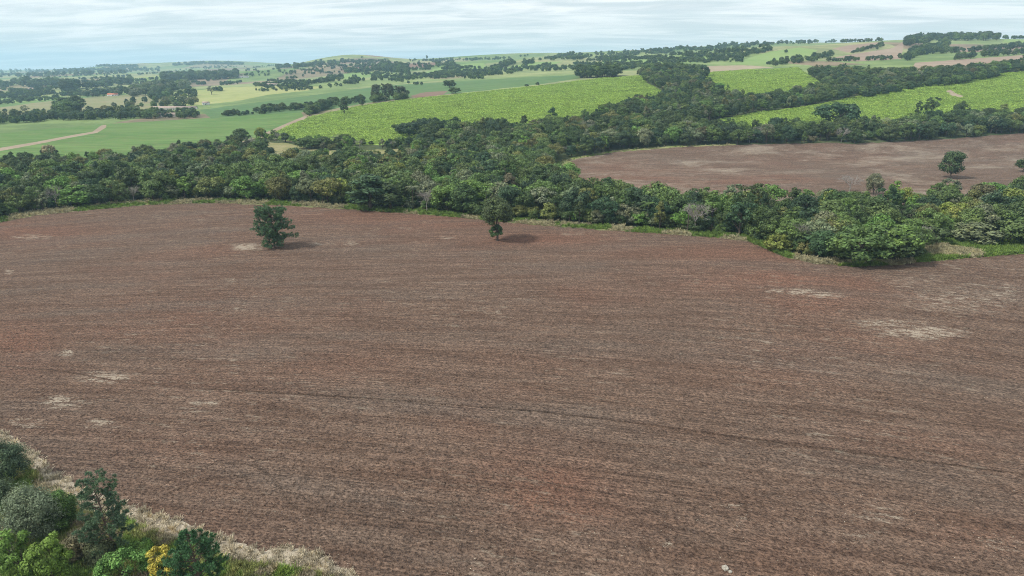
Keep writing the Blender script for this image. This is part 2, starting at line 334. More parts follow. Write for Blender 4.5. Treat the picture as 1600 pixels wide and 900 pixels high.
def veg_ground(name, c1, c2, c3, s1=0.03, s2=0.4, bd=0.3, speck=0.6, rows=None, dark=None, darkamt=0.5, bumpscale=1.2):
    m, nt = new_mat(name)
    P, x, y = world_xy(nt)
    a = noise(nt, P, s1, 5, 0.6); b = noise(nt, P, s2, 5, 0.65); f = noise(nt, P, bumpscale, 4, 0.7)
    col = mixc(nt, mrange(nt, a, 0.36, 0.64), C4(c1), C4(c2))
    col = mixc(nt, mrange(nt, b, 0.45, 0.72, 0, speck), col, C4(c3))
    if rows:
        ang, per, amt = rows
        q = M_(nt, 'ADD', M_(nt, 'MULTIPLY', x, math.sin(ang)), M_(nt, 'MULTIPLY', y, math.cos(ang)))
        q = M_(nt, 'ADD', q, M_(nt, 'MULTIPLY', noise(nt, P, 0.006, 2, 0.5), 60.0))
        p_ = M_(nt, 'SUBTRACT', M_(nt, 'MULTIPLY', x, math.cos(ang)), M_(nt, 'MULTIPLY', y, math.sin(ang)))
        rn = noise(nt, comb(nt, M_(nt, 'MULTIPLY', p_, 0.012), M_(nt, 'MULTIPLY', q, 1 / per)), 1.0, 4, 0.6)
        col = mixc(nt, mrange(nt, rn, 0.36, 0.64), mixc(nt, 1.0, col, C4((1 - amt,) * 3), 'MULTIPLY'), mixc(nt, 1.0, col, C4((1 + amt,) * 3), 'MULTIPLY'))
    if dark:
        col = mixc(nt, mrange(nt, f, 0.52, 0.70, 0, darkamt), col, C4(dark))
    finish(nt, col, 0.9, M_(nt, 'ADD', f, b), 0.8, bd, 0.08)
    return m

def patchwork_material():
    m, nt = new_mat('far_pasture')
    P, x, y = world_xy(nt)
    wv = N(nt, 'ShaderNodeVectorMath', {0: P, 1: N(nt, 'ShaderNodeVectorMath', {0: noise(nt, P, 0.004, 3, 0.5, 1), 1: (90, 90, 0)}, operation='MULTIPLY').outputs[0]}, operation='ADD').outputs[0]
    flat = N(nt, 'ShaderNodeVectorMath', {0: wv, 1: (1.0, 0.75, 0.0)}, operation='MULTIPLY').outputs[0]
    vor = N(nt, 'ShaderNodeTexVoronoi', {'Vector': flat, 'Scale': 1 / 260.0})
    cs = N(nt, 'ShaderNodeSeparateColor', {0: vor.outputs['Color']})
    col = ramp(nt, cs.outputs[0], [(0.0, (0.14, 0.20, 0.075)), (0.25, (0.19, 0.25, 0.10)), (0.45, (0.24, 0.27, 0.125)), (0.6, (0.12, 0.20, 0.07)), (0.78, (0.28, 0.28, 0.15)), (0.93, (0.20, 0.155, 0.11)), (1.0, (0.24, 0.185, 0.14))])
    a = noise(nt, P, 0.012, 5, 0.6)
    col = mixc(nt, mrange(nt, a, 0.35, 0.65), mixc(nt, 1.0, col, C4((0.75, 0.8, 0.75)), 'MULTIPLY'), mixc(nt, 1.0, col, C4((1.2, 1.15, 1.1)), 'MULTIPLY'))
    col = mixc(nt, mrange(nt, noise(nt, P, 0.12, 4, 0.7), 0.52, 0.68, 0, 0.65), col, C4((0.075, 0.11, 0.045)))
    finish(nt, col, 0.9, a, 0.3, 1.0, 0.08)
    return m

MAT = {}
MAT['pasture'] = patchwork_material()
MAT['ploughed_field'] = soil_material('ploughed_soil')
MAT['upper_ploughed_field'] = soil_material('ploughed_soil_upper', upper=True)
MAT['rut'] = soil_material('wheel_rut_soil', darker=0.66)
MAT['faint_rut'] = soil_material('faint_rut_soil', darker=0.78)
MAT['valley_floor'] = veg_ground('valley_undergrowth', (0.05, 0.075, 0.03), (0.085, 0.105, 0.045), (0.12, 0.11, 0.06), 0.05, 0.5, 0.8)
MAT['soybean_field'] = veg_ground('soybean_crop', (0.095, 0.175, 0.05), (0.125, 0.20, 0.062), (0.155, 0.19, 0.075), 0.012, 0.12, 0.25, 0.7, rows=(-0.15, 5.0, 0.16), dark=(0.07, 0.115, 0.045))
MAT['far_soybean_field'] = veg_ground('soybean_crop_far', (0.085, 0.155, 0.06), (0.10, 0.17, 0.065), (0.14, 0.17, 0.085), 0.01, 0.08, 0.25, 0.5, rows=(-0.25, 7.0, 0.12))
cane = dict(s1=0.012, s2=0.10, bd=1.2, speck=0.6, dark=(0.12, 0.19, 0.035), darkamt=0.7, bumpscale=0.36)
MAT['cane_field'] = veg_ground('cane_leaves', (0.20, 0.31, 0.060), (0.25, 0.36, 0.075), (0.31, 0.39, 0.115), rows=(-0.22, 6.0, 0.18), **cane)
MAT['upper_cane_field'] = veg_ground('cane_leaves_upper', (0.20, 0.32, 0.060), (0.24, 0.36, 0.07), (0.30, 0.39, 0.095), rows=(0.2, 6.0, 0.16), **cane)
MAT['hillside_cane_field'] = veg_ground('cane_leaves_hill', (0.21, 0.335, 0.058), (0.265, 0.385, 0.07), (0.32, 0.41, 0.105), rows=(-0.35, 6.0, 0.18), **cane)
MAT['stubble_strip'] = veg_ground('stubble_pale', (0.30, 0.245, 0.17), (0.34, 0.285, 0.20), (0.25, 0.20, 0.14), 0.01, 0.06, 0.1, 0.5)
MAT['stubble_hill'] = veg_ground('stubble_pale_hill', (0.27, 0.20, 0.15), (0.31, 0.24, 0.18), (0.22, 0.165, 0.12), 0.008, 0.05, 0.1, 0.5, rows=(0.3, 12.0, 0.08))
MAT['dry_grass_clearing'] = veg_ground('dry_clearing_grass', (0.21, 0.21, 0.09), (0.30, 0.26, 0.14), (0.13, 0.16, 0.06), 0.05, 0.4, 0.5, 0.7)
MAT['dry_pasture'] = veg_ground('dry_pasture_grass', (0.20, 0.205, 0.10), (0.25, 0.225, 0.13), (0.17, 0.22, 0.08), 0.012, 0.06, 0.4, 0.6)
MAT['yellow_pasture'] = veg_ground('yellow_pasture_grass', (0.27, 0.30, 0.11), (0.33, 0.34, 0.14), (0.21, 0.22, 0.10), 0.012, 0.06, 0.4, 0.6)
MAT['hill_meadow'] = veg_ground('meadow_grass', (0.17, 0.26, 0.085), (0.21, 0.29, 0.10), (0.25, 0.30, 0.13), 0.008, 0.05, 0.4, 0.5)
MAT['red_soil_field'] = veg_ground('red_soil', (0.17, 0.095, 0.07), (0.20, 0.13, 0.10), (0.15, 0.13, 0.08), 0.01, 0.06, 0.1, 0.5)
MAT['grass_margin'] = veg_ground('margin_grass', (0.17, 0.21, 0.06), (0.30, 0.27, 0.15), (0.13, 0.20, 0.04), 0.09, 0.5, 0.4, 0.8)
MAT['grass_verge'] = veg_ground('verge_grass', (0.12, 0.165, 0.05), (0.20, 0.19, 0.09), (0.30, 0.26, 0.17), 0.11, 0.5, 0.3, 0.8)
MAT['straw_strip'] = veg_ground('straw_litter', (0.33, 0.285, 0.22), (0.44, 0.385, 0.30), (0.18, 0.14, 0.105), 0.35, 1.1, 0.15, 0.8, bumpscale=4.0)
MAT['dirt_track'] = veg_ground('track_dirt', (0.27, 0.21, 0.155), (0.32, 0.26, 0.19), (0.22, 0.19, 0.12), 0.02, 0.1, 0.1, 0.5)

# straw and red-soil patches of the ploughed land (centre and half-size as seen from the air)
STRAW = [(1445, 520, 90, 13, .85), (1380, 505, 80, 9, .7), (1500, 470, 160, 40, .5), (1420, 440, 90, 25, .42), (1240, 455, 50, 5, .9), (1290, 462, 40, 5, .8), (355, 438, 15, 3, 1), (370, 484, 14, 4, 1), (105, 551, 11, 6, 1.2), (165, 590, 60, 12, .8), (95, 628, 42, 13, .8),
 (155, 662, 34, 9, .75), (40, 662, 45, 12, .65), (385, 386, 30, 7, 1), (765, 487, 24, 3, .9), (600, 438, 24, 4, .6), (797, 398, 8, 3, 1), (320, 632, 32, 5, .85), (1150, 790, 32, 8, .7), (1380, 805, 80, 26, .48), (1340, 840, 60, 12, .5), (1180, 815, 90, 8, .46), (1500, 780, 70, 12, .45), (1560, 850, 60, 20, .46), (1040, 852, 24, 7, .7), (1100, 830, 60, 6, .4),
 (1232, 570, 26, 5, .7), (1280, 612, 12, 3, .9), (50, 370, 45, 4, .8), (1410, 575, 30, 4, .4), (1160, 645, 30, 3, .4), (1060, 553, 20, 3, .6), (860, 487, 40, 4, .4), (420, 385, 40, 4, .6), (500, 380, 25, 3, .8), (545, 380, 20, 3, .8), (640, 356, 25, 2, .7), (815, 380, 20, 2, .7), (890, 365, 30, 2, .7), (700, 372, 15, 2, .7),
 (10, 425, 20, 4, .8), (190, 432, 16, 3, .7), (340, 595, 60, 6, .35), (1560, 460, 70, 30, .5), (450, 880, 70, 14, 1.2), (380, 880, 40, 10, .9), (260, 850, 60, 10, .8), (150, 800, 50, 10, .8), (60, 735, 40, 10, .8), (20, 705, 30, 10, .8), (380, 780, 40, 12, .4), (1000, 480, 60, 4, .3), (900, 420, 50, 3, .4), (1040, 410, 50, 3, .4), (250, 410, 40, 3, .4)]
REDS = [(1450, 690, 180, 30, .35), (1250, 560, 180, 30, .3), (300, 480, 200, 20, .3), (150, 520, 120, 15, .4), (1550, 830, 100, 40, .4), (900, 800, 60, 20, .5), (250, 700, 140, 25, .3), (850, 560, 150, 20, .25), (30, 535, 70, 40, .9), (20, 575, 60, 20, .6), (520, 565, 130, 35, .45), (840, 770, 70, 40, .7), (760, 735, 120, 25, .35), (700, 345, 220, 14, .9), (560, 335, 200, 12, .7), (860, 375, 140, 14, .8), (1150, 440, 180, 22, .6), (1260, 475, 90, 20, .7), (1100, 395, 160, 14, .7), (1330, 460, 80, 20, .5), (60, 365, 110, 18, .8), (20, 355, 60, 10, .9), (470, 330, 120, 10, .7), (1200, 590, 160, 25, .25), (400, 600, 150, 20, .3), (1380, 690, 150, 25, .25), (1000, 280, 120, 16, .8), (1150, 285, 100, 12, .7), (950, 262, 90, 10, .5)]
def blobs(px, py, B):
    r = np.zeros(px.shape)
    for x, y, a, b, s in B: r = np.maximum(r, s * np.exp(-((px - x) / a) ** 2 - ((py - y) / b) ** 2))
    return r
vpx, vpy, _z = proj(VX, VY, VZ)
GROUND = {}
def add_ground(name, sel, mat):
    f = FC[sel]
    if len(f) == 0: return
    used, inv = np.unique(f.ravel(), return_inverse=True)
    at = None
    if 'ploughed' in name:
        at = {'straw': blobs(vpx[used], vpy[used], STRAW), 'red': blobs(vpx[used], vpy[used], REDS)}
    me = mesh_from(name, a3[used], inv.reshape(-1, 3), [mat], True, at)
    GROUND[name] = link(name, me, kind='structure')
add_ground('pasture', reg == 0, MAT['pasture'])
for i, (nm, _p) in enumerate(R): add_ground(nm, reg == i + 1, MAT[nm])

# ------------------------------------------------------------------ plants: geometry generators
def rand_dir(r, n):
    v = r.normal(size=(n, 3)); return v / np.linalg.norm(v, axis=1, keepdims=True)
def leaves(r, P, Nn, size, aspect=1.5):
    """one folded leaf-spray face per point"""
    n = len(P); a = rand_dir(r, n); t = np.cross(Nn, a); t /= np.linalg.norm(t, axis=1, keepdims=True) + 1e-9
    b = np.cross(Nn, t); s = (size * r.uniform(0.6, 1.35, n))[:, None]
    V = np.stack([P - t * s * 0.5 * aspect, P + b * s * 0.42 - Nn * s * .12, P + t * s * 0.5 * aspect, P - b * s * 0.42 - Nn * s * .12], 1).reshape(-1, 3)
    return V, np.arange(4 * n).reshape(-1, 4)
def tube(path, radii, sides=6):
    path = np.asarray(path, float); n = len(path); V = []
    for i in range(n):
        d = path[min(i + 1, n - 1)] - path[max(i - 1, 0)]; d /= np.linalg.norm(d) + 1e-9
        a = np.cross(d, (0.31, 0.95, 0.05)); a /= np.linalg.norm(a) + 1e-9; b = np.cross(d, a)
        th = np.arange(sides) * 2 * math.pi / sides
        V.append(path[i] + radii[i] * (np.cos(th)[:, None] * a + np.sin(th)[:, None] * b))
    Fq = [[i * sides + k, i * sides + (k + 1) % sides, (i + 1) * sides + (k + 1) % sides, (i + 1) * sides + k] for i in range(n - 1) for k in range(sides)]
    return np.concatenate(V), np.array(Fq)
def merge(parts):
    V, Fs, o = [], [], 0
    for v, f in parts: V.append(v); Fs.append(f + o); o += len(v)
    return np.concatenate(V), np.concatenate(Fs)
def limb(r, a, b, r0, r1, seg=4, bend=0.12):
    a = np.array(a, float); b = np.array(b, float); L = np.linalg.norm(b - a)
    p = [a + (b - a) * k / seg + (r.normal(0, bend * L / seg, 3) if 0 < k < seg else 0) for k in range(seg + 1)]
    return p, list(np.linspace(r0, r1, seg + 1))

def broadleaf(seed, h=10, w=7, base=0.25, ncl=34, nl=95, leaf=0.5, top=1.0, squash=0.85, gap=0.15, rmin=.16, rmax=.30, fz=(.42, 1.15)):
    """unit: metres.  returns (trunk V,F), (crown V,F)"""
    r = np.random.default_rng(seed)
    R_ = w / 2; zc = h * (base + 1) / 2; Rz = h * (1 - base) / 2
    d = rand_dir(r, ncl * 3); d = d[d[:, 2] > -0.75][:ncl]
    rad = r.uniform(0.55, 0.86, len(d))
    c = d * rad[:, None] * np.array([R_, R_, Rz]); c[:, 2] += zc
    wf = 1 - 0.35 * np.clip((c[:, 2] - zc) / Rz, 0, 1) * (1 - top); c[:, :2] *= wf[:, None]
    # lopsided outline
    lob = r.uniform(0, 6.28); c[:, :2] *= (1 + 0.18 * np.cos(np.arctan2(c[:, 1], c[:, 0]) * 2 + lob))[:, None]
    c = c[r.random(len(c)) > gap]
    cr = r.uniform(rmin, rmax, len(c)) * w * 0.72
    P, Nn = [], []
    for q, s in zip(c, cr):
        m = int(nl * (s / (0.22 * w * .72)) ** 1.6)
        dd = rand_dir(r, m); out = (q - np.array([0, 0, zc * 0.8])); out /= np.linalg.norm(out) + 1e-6
        dd = dd + out * 0.55 + np.array([0, 0, .25]); dd /= np.linalg.norm(dd, axis=1, keepdims=True)
        P.append(q + dd * s * r.uniform(*fz, m)[:, None] * np.array([1, 1, squash])); nn = dd + rand_dir(r, m) * 0.5; Nn.append(nn / np.linalg.norm(nn, axis=1, keepdims=True))
    P = np.concatenate(P); Nn = np.concatenate(Nn); P[:, 2] = np.maximum(P[:, 2], 0.05)
    crown = leaves(r, P, Nn, leaf)
    tp, tr = limb(r, (0, 0, -0.4), (r.normal(0, .03) * w, r.normal(0, .03) * w, zc), 0.028 * h, 0.012 * h, 5, .06)
    parts = [tube(tp, tr, 7)]
    for q in c[r.permutation(len(c))[:9]]:
        k = r.integers(1, 5); lp, lr = limb(r, tp[k], q, 0.011 * h, 0.003 * h); parts.append(tube(lp, lr, 5))
    return merge(parts), crown

def needle_tufts(r, P, D, n=26, length=0.34, width=0.035):
    """bristling needle tufts at points P pointing along D; each needle a thin folded blade"""
    m = len(P); dd = rand_dir(r, m * n).reshape(m, n, 3) + D[:, None, :] * 0.75; dd /= np.linalg.norm(dd, axis=2, keepdims=True)
    s = r.uniform(0.65, 1.15, (m, n, 1)) * length
    side = np.cross(dd, rand_dir(r, m * n).reshape(m, n, 3)); side /= np.linalg.norm(side, axis=2, keepdims=True) + 1e-9
    b = P[:, None, :] + dd * 0.02; e = P[:, None, :] + dd * s; mid = P[:, None, :] + dd * s * 0.5
    V = np.stack([b, mid + side * width, e, mid - side * width], 2).reshape(-1, 3)
    return V, np.arange(len(V)).reshape(-1, 4)

def pine(seed, h, branches, tuft_gap=0.55, n=24, nl=0.42, nw=0.05, lean=(0, 0), trunk_r=0.02):
    """branches: (height fraction, azimuth, length, rise)"""
    r = np.random.default_rng(seed)
    tp = [np.array([lean[0] * k / 8 + r.normal(0, .006) * h * (k > 0), lean[1] * k / 8 + r.normal(0, .006) * h * (k > 0), h * k / 8 - (0.4 if k == 0 else 0)]) for k in range(9)]
    tr = list(np.linspace(trunk_r * h, 0.004 * h, 9)); parts = [tube(tp, tr, 8)]; P, D = [], []
    for hf, az, L, rise in branches:
        k = min(hf * 8, 7.99); i = int(k); s = tp[i] + (tp[i + 1] - tp[i]) * (k - i)
        dirv = np.array([math.cos(az), math.sin(az), rise]); e = s + dirv * L
        lp, lr = limb(r, s, e, 0.006 * h * (0.4 + 0.6 * L / (0.25 * h)), 0.02, 4, .1); parts.append(tube(lp, lr, 5))
        lp = np.array(lp)
        m = max(2, int(L / tuft_gap))
        for q in range(m):
            f = 0.30 + 0.70 * (q + 1) / m; p = np.array([np.interp(f * 4, range(5), lp[:, c]) for c in range(3)])
            for side in range(2 if f < .97 else 3):
                d = dirv * 0.5 + r.normal(0, .55, 3) + np.array([0, 0, .35]); d /= np.linalg.norm(d)
                ln = r.uniform(.15, .55) * min(1.0, L * .5)
                P.append(p + d * ln); D.append(d)
                parts.append(tube([p, p + d * ln], [0.018, 0.01], 3))
    P = np.array(P); D = np.array(D)
    return merge(parts), needle_tufts(r, P, D, n, nl, nw)

def palm(seed, h=7, fr=16, L=2.4):
    r = np.random.default_rng(seed); tp, tr = limb(r, (0, 0, -.3), (r.normal(0, .3), r.normal(0, .3), h), .16, .12, 4, .04); top = np.array(tp[-1])
    parts = []
    for i in range(fr):
        a = i * 2.4 + r.normal(0, .2); el = r.uniform(0.1, 1.2); pts = []
        for k in range(6):
            f = k / 5; pts.append(top + np.array([math.cos(a), math.sin(a), 0]) * L * f * math.cos(el * .5) + np.array([0, 0, L * (f * math.sin(el) - 0.75 * f * f)]))
        pts = np.array(pts)
        side = np.array([-math.sin(a), math.cos(a), 0])
        for k in range(14):
            f = (k + .5) / 14; p = np.array([np.interp(f * 5, range(6), pts[:, c]) for c in range(3)])
            for sg in (-1, 1):
                tip = p + side * sg * .5 * (1 - .5 * f) + np.array([math.cos(a), math.sin(a), 0]) * .25 - np.array([0, 0, .18]); wv = np.array([math.cos(a), math.sin(a), 0]) * .07
                parts.append((np.array([p - wv, p + wv, tip + wv * .3, tip - wv * .3]), np.array([[0, 1, 2, 3]])))
    return tube(tp, tr, 6), merge(parts)

def bare_tree(seed, h=9, w=6):
    r = np.random.default_rng(seed); parts = []
    tp, tr = limb(r, (0, 0, -.3), (0, 0, h * .4), .17, .12, 3, .05); trunk = tube(tp, tr, 6)
    def grow(p, d, L, rad, lev):
        e = p + d * L; lp, lr = limb(r, p, e, rad, rad * .55, 3, .12); parts.append(tube(lp, lr, 4))
        if lev == 0: return
        for _ in range(4 if lev > 1 else 5):
            nd = d + r.normal(0, .48, 3) + np.array([0, 0, .12]); nd /= np.linalg.norm(nd)
            grow(e if r.random() < .6 else np.array(lp[2]), nd, L * r.uniform(.6, .85), rad * .6, lev - 1)
    for i in range(6):
        a = i * 1.05 + r.normal(0, .2); d = np.array([math.cos(a) * .62, math.sin(a) * .62, .8]); d /= np.linalg.norm(d)
        grow(np.array(tp[-1]) * (1, 1, r.uniform(.75, 1)), d, h * .24, .085, 3)
    return trunk, merge(parts)

def leaf_material(name, inst=False, transl=0.25, rough=0.62, var=0.45):
    m, nt = new_mat(name)
    if inst: c = N(nt, 'ShaderNodeAttribute', attribute_name='tint', attribute_type='INSTANCER').outputs[0]
    else: c = N(nt, 'ShaderNodeObjectInfo').outputs['Color']
    g = N(nt, 'ShaderNodeNewGeometry')
    isl = g.outputs['Random Per Island']
    v = mrange(nt, isl, 0, 1, 1 - var, 1 + var, False)
    v = M_(nt, 'MULTIPLY', v, mrange(nt, noise(nt, g.outputs['Position'], 0.55, 2, 0.5), 0.3, 0.7, 0.74, 1.26))
    cc = N(nt, 'ShaderNodeVectorMath', {0: c, 3: v}, operation='SCALE').outputs[0]
    yel = mixc(nt, mrange(nt, noise(nt, g.outputs['Position'], 0.3, 2, 0.5), 0.5, 0.75, 0, 0.6), cc, N(nt, 'ShaderNodeVectorMath', {0: cc, 1: (1.25, 1.12, 0.85)}, operation='MULTIPLY').outputs[0])
    finish(nt, yel, rough, spec=0.22, transl=transl)
    return m
def bark_material(name, c1, c2):
    m, nt = new_mat(name); g = N(nt, 'ShaderNodeTexCoord').outputs['Object']
    n = noise(nt, N(nt, 'ShaderNodeVectorMath', {0: g, 1: (6, 6, 1.2)}, operation='MULTIPLY').outputs[0], 1.5, 4, .6)
    finish(nt, mixc(nt, mrange(nt, n, .3, .7), C4(c1), C4(c2)), 0.9, n, .6, .05, .1); return m
LEAF = leaf_material('leaves'); LEAFI = leaf_material('leaves_mass', True)
NEEDLE = leaf_material('pine_needles', transl=0.12, var=0.4)
BARK = bark_material('bark_brown', (0.06, 0.048, 0.038), (0.13, 0.105, 0.085)); PBARK = bark_material('bark_pine', (0.09, 0.062, 0.048), (0.17, 0.13, 0.105)); GBARK = bark_material('bark_grey', (0.22, 0.20, 0.18), (0.38, 0.35, 0.32))

# prototypes: (kind word, trunk mesh, crown mesh, unit height, unit width)
PROTO = []; PCOL = bpy.data.collections.new('tree_prototypes')
def proto(word, tr, cr, h, w, bark=BARK, crown_bark=False):
    i = len(PROTO)
    tm = mesh_from('trunk', tr[0], tr[1], [bark], True)
    cm = mesh_from('crown', cr[0], cr[1], [bark if crown_bark else LEAF], False)
    jv, jf = merge([tr, cr])
    jm = mesh_from('tree_%02d' % i, jv, jf, [bark, bark if crown_bark else LEAFI], False, None, [0] * len(tr[1]) + [1] * len(cr[1]))
    o = bpy.data.objects.new('tree_%02d' % i, jm); PCOL.objects.link(o)
    PROTO.append(dict(word=word, trunk=tm, crown=cm, h=h, w=w))
for s in range(5): proto('round-crowned', *broadleaf(100 + s, 10, 8.6, 0.08, 40, 85, 0.44, gap=.08, rmin=.18, rmax=.32), 10, 8.6)
for s in range(3): proto('wide-spreading', *broadleaf(200 + s, 9, 10.5, 0.25, 46, 80, 0.44, squash=.7, gap=.08, rmin=.14, rmax=.25), 9, 10.5)
for s in range(3): proto('narrow', *broadleaf(300 + s, 11, 5.2, 0.10, 34, 52, 0.46, top=.3, rmin=.20, rmax=.34), 11, 5.2)
for s in range(3): proto('bushy', *broadleaf(400 + s, 5.5, 6, 0.0, 30, 60, 0.40, rmin=.18, rmax=.32), 5.5, 6)
for s in range(2): proto('open-branched', *broadleaf(500 + s, 12, 7.5, 0.22, 30, 80, 0.44, gap=.25, rmin=.14, rmax=.26), 12, 7.5)
for s in range(2): proto('palm', *palm(600 + s), 8, 4.5)
for s in range(2): proto('bare', *bare_tree(700 + s), 9, 6, GBARK, True)
BYW = {}
for i, p in enumerate(PROTO): BYW.setdefault(p['word'], []).append(i)

TINTS = {'dark green': (0.070, 0.108, 0.040), 'deep blue-green': (0.055, 0.098, 0.047), 'mid-green': (0.118, 0.178, 0.055), 'bright green': (0.148, 0.258, 0.062), 'olive green': (0.168, 0.185, 0.062), 'grey-green': (0.178, 0.208, 0.118), 'yellow-green': (0.205, 0.245, 0.058), 'brownish green': (0.140, 0.138, 0.072)}
TNAMES = list(TINTS); TP = np.array([.26, .14, .30, .07, .10, .09, .02, .02])
def jtint(name, r): c = np.array(TINTS[name]) * r.uniform(.85, 1.18) * r.uniform(.93, 1.07, 3); return (*c, 1.0)

def plant_thing(name, label, cat, loc, h, w, pi, tint, group=None, rot=0.0, crown_name='crown'):
    p = PROTO[pi]
    e = link(name, None, None, loc, label, cat, group); e.rotation_euler = (0, 0, rot); e.scale = (w / p['w'], w / p['w'], h / p['h'])
    link('trunk', p['trunk'], e); c = link(crown_name, p['crown'], e); c.color = tint
    return e
def place(bx, by, ty):
    """base at picture (bx,by), top at row ty -> ground point, height, metres per pixel there"""
    X, Y, Z = ground(bx, by); top = HC - float(row2t(ty)) * Y; _a, _b, zc = proj(X, Y, Z)
    return (X, Y, Z), top - Z, zc / F

# ------------------------------------------------------------------ forest: every stem has its own spot; the largest in view are things, the rest one mass
trees = []   # X,Y,Z,h,w,proto,tintname
idx = {nm: [i + 1 for i, (n_, _p) in enumerate(R) if n_ == nm] for nm in set(n for n, _ in R)}
fr = np.random.default_rng(21)
def scatter(x0, x1, y0, y1, sp):
    gx = np.arange(x0, x1, sp); gy = np.arange(y0, y1, sp); X, Y = np.meshgrid(gx, gy); X = X.ravel() + fr.uniform(-.45, .45, X.size) * sp; Y = Y.ravel() + fr.uniform(-.45, .45, Y.size) * sp
    return X, Y
X, Y = scatter(-700, 900, 215, 1250, 6.9)
ok = np.abs(X / Y) < 1.02; X, Y = X[ok], Y[ok]; Z = gz(X, Y); pxx, pyy, zc = proj(X, Y, Z); rg = region_of(pxx, pyy)
ok = np.isin(rg, idx['valley_floor']) & (pxx > -120) & (pxx < 1720)
# keep a little clearance of fields: a point just in front must also be wooded
for x, y, z, px, py, s in zip(X[ok], Y[ok], Z[ok], pxx[ok], pyy[ok], zc[ok]):
    scrub = 380 < px < 660 and py < 262
    low = (px < 380 and py < 285)
    q = fr.random()
    if scrub and q < .25: continue
    edge = min((abs(py - np.interp(px, [p[0] for p in FAR_EDGE], [p[1] for p in FAR_EDGE])) * s / F / 0.2), 60)
    word = fr.choice(['round-crowned', 'wide-spreading', 'narrow', 'bushy', 'open-branched', 'palm', 'bare'], p=[.40, .20, .12, .10, .11, .05, .02])
    if scrub: word = fr.choice(['round-crowned', 'bushy', 'narrow', 'bare', 'palm'], p=[.3, .45, .12, .06, .07])
    h = {'round-crowned': 9.8, 'wide-spreading': 9.6, 'narrow': 11, 'bushy': 5.4, 'open-branched': 12, 'palm': 8, 'bare': 8.5}[word] * fr.uniform(.62, 1.38)
    if scrub or low: h *= 0.72
    if px > 1180 and py > 300: h *= 0.95
    if px > 1000 and py < 175: h *= 0.85
    pi = int(fr.choice(BYW[word])); p = PROTO[pi]; wd = p['w'] * (h / p['h']) * fr.uniform(.85, 1.2)
    if word in ('round-crowned', 'wide-spreading', 'bushy'): wd *= 1.08
    tp_ = TP.copy()
    if py < 235 and px > 620: tp_ = np.array([.38, .16, .27, .03, .07, .07, .0, .02]); 
    if px > 1180 and py > 290: tp_ = np.array([.18, .10, .32, .12, .12, .09, .05, .02])
    if word == 'palm': tn = fr.choice(['mid-green', 'bright green', 'grey-green'])
    elif word == 'bare': tn = 'grey-green'
    else: tn = TNAMES[fr.choice(len(TNAMES), p=tp_ / tp_.sum())]
    trees.append([x, y, z, h, wd, pi, tn, word])
# bushes closing the forest edge down to the grass
for a, b in zip(FAR_EDGE[:-1], FAR_EDGE[1:]):
    n = int(abs(b[0] - a[0]) / 11)
    for k in range(n):
        f = (k + fr.random()) / n; px, py = a[0] + (b[0] - a[0]) * f, a[1] + (b[1] - a[1]) * f - fr.uniform(8, 12)
        if px < -60 or px > 1660 or (1436 < px): continue
        x, y, z = ground(px, py); word = 'bushy' if fr.random() < .6 else 'round-crowned'; h = fr.uniform(3.2, 6.0)
        pi = int(fr.choice(BYW[word])); wd = h * fr.uniform(.95, 1.35)
        trees.append([x, y, z, h, wd, pi, TNAMES[fr.choice(len(TNAMES), p=np.array([.22, .12, .28, .08, .12, .12, .03, .03]))], word])
# hand-set stems that stand out: (base x, base y, top y, width px, word, tint)
for bx, by, ty, wp, word, tn in [(1085, 364, 312, 44, 'bare', 'grey-green'), (1165, 330, 306, 36, 'bare', 'grey-green'), (1245, 392, 342, 40, 'bare', 'grey-green'), (1327, 300, 272, 30, 'bare', 'grey-green'), (1485, 278, 235, 36, 'round-crowned', 'dark green'), (1365, 304, 271, 28, 'round-crowned', 'grey-green'),
    (1300, 385, 335, 62, 'round-crowned', 'olive green'), (1255, 365, 330, 44, 'round-crowned', 'deep blue-green'), (1340, 412, 352, 90, 'round-crowned', 'mid-green'), (1400, 408, 356, 76, 'round-crowned', 'dark green'), (1285, 402, 360, 54, 'round-crowned', 'deep blue-green'), (1218, 392, 364, 42, 'bushy', 'yellow-green'), (1490, 360, 322, 46, 'round-crowned', 'yellow-green'), (1460, 380, 352, 44, 'bushy', 'dark green'), (1520, 378, 348, 70, 'bushy', 'grey-green'), (1575, 380, 342, 60, 'bushy', 'mid-green'),
    (580, 327, 272, 66, 'narrow', 'deep blue-green'), (610, 328, 284, 40, 'narrow', 'dark green'), (120, 322, 290, 56, 'round-crowned', 'bright green'), (700, 330, 288, 50, 'round-crowned', 'bright green'), (735, 322, 282, 56, 'round-crowned', 'bright green'), (298, 285, 252, 28, 'narrow', 'dark green'), (862, 196, 168, 16, 'narrow', 'deep blue-green'), (800, 325, 290, 46, 'round-crowned', 'bright green'),
    (220, 244, 228, 22, 'bushy', 'dark green'), (378, 224, 201, 26, 'round-crowned', 'dark green'), (292, 238, 222, 18, 'narrow', 'dark green'), (640, 213, 189, 40, 'bushy', 'deep blue-green'), (625, 210, 192, 22, 'bushy', 'dark green'), (446, 222, 207, 16, 'narrow', 'deep blue-green'), (480, 232, 214, 36, 'bushy', 'dark green'), (507, 230, 213, 24, 'round-crowned', 'dark green'), (530, 230, 214, 22, 'bushy', 'dark green'),
    (1310, 196, 158, 60, 'bushy', 'deep blue-green'), (1453, 184, 148, 22, 'open-branched', 'dark green'), (1433, 183, 157, 10, 'narrow', 'dark green'), (1498, 184, 157, 18, 'round-crowned', 'dark green'), (1600, 268, 246, 26, 'round-crowned', 'dark green')]:
    (x, y, z), h, mpp = place(bx, by, ty); pi = BYW[word][len(trees) % len(BYW[word])]
    trees.append([x, y, z, h, wp * mpp, pi, tn, word])
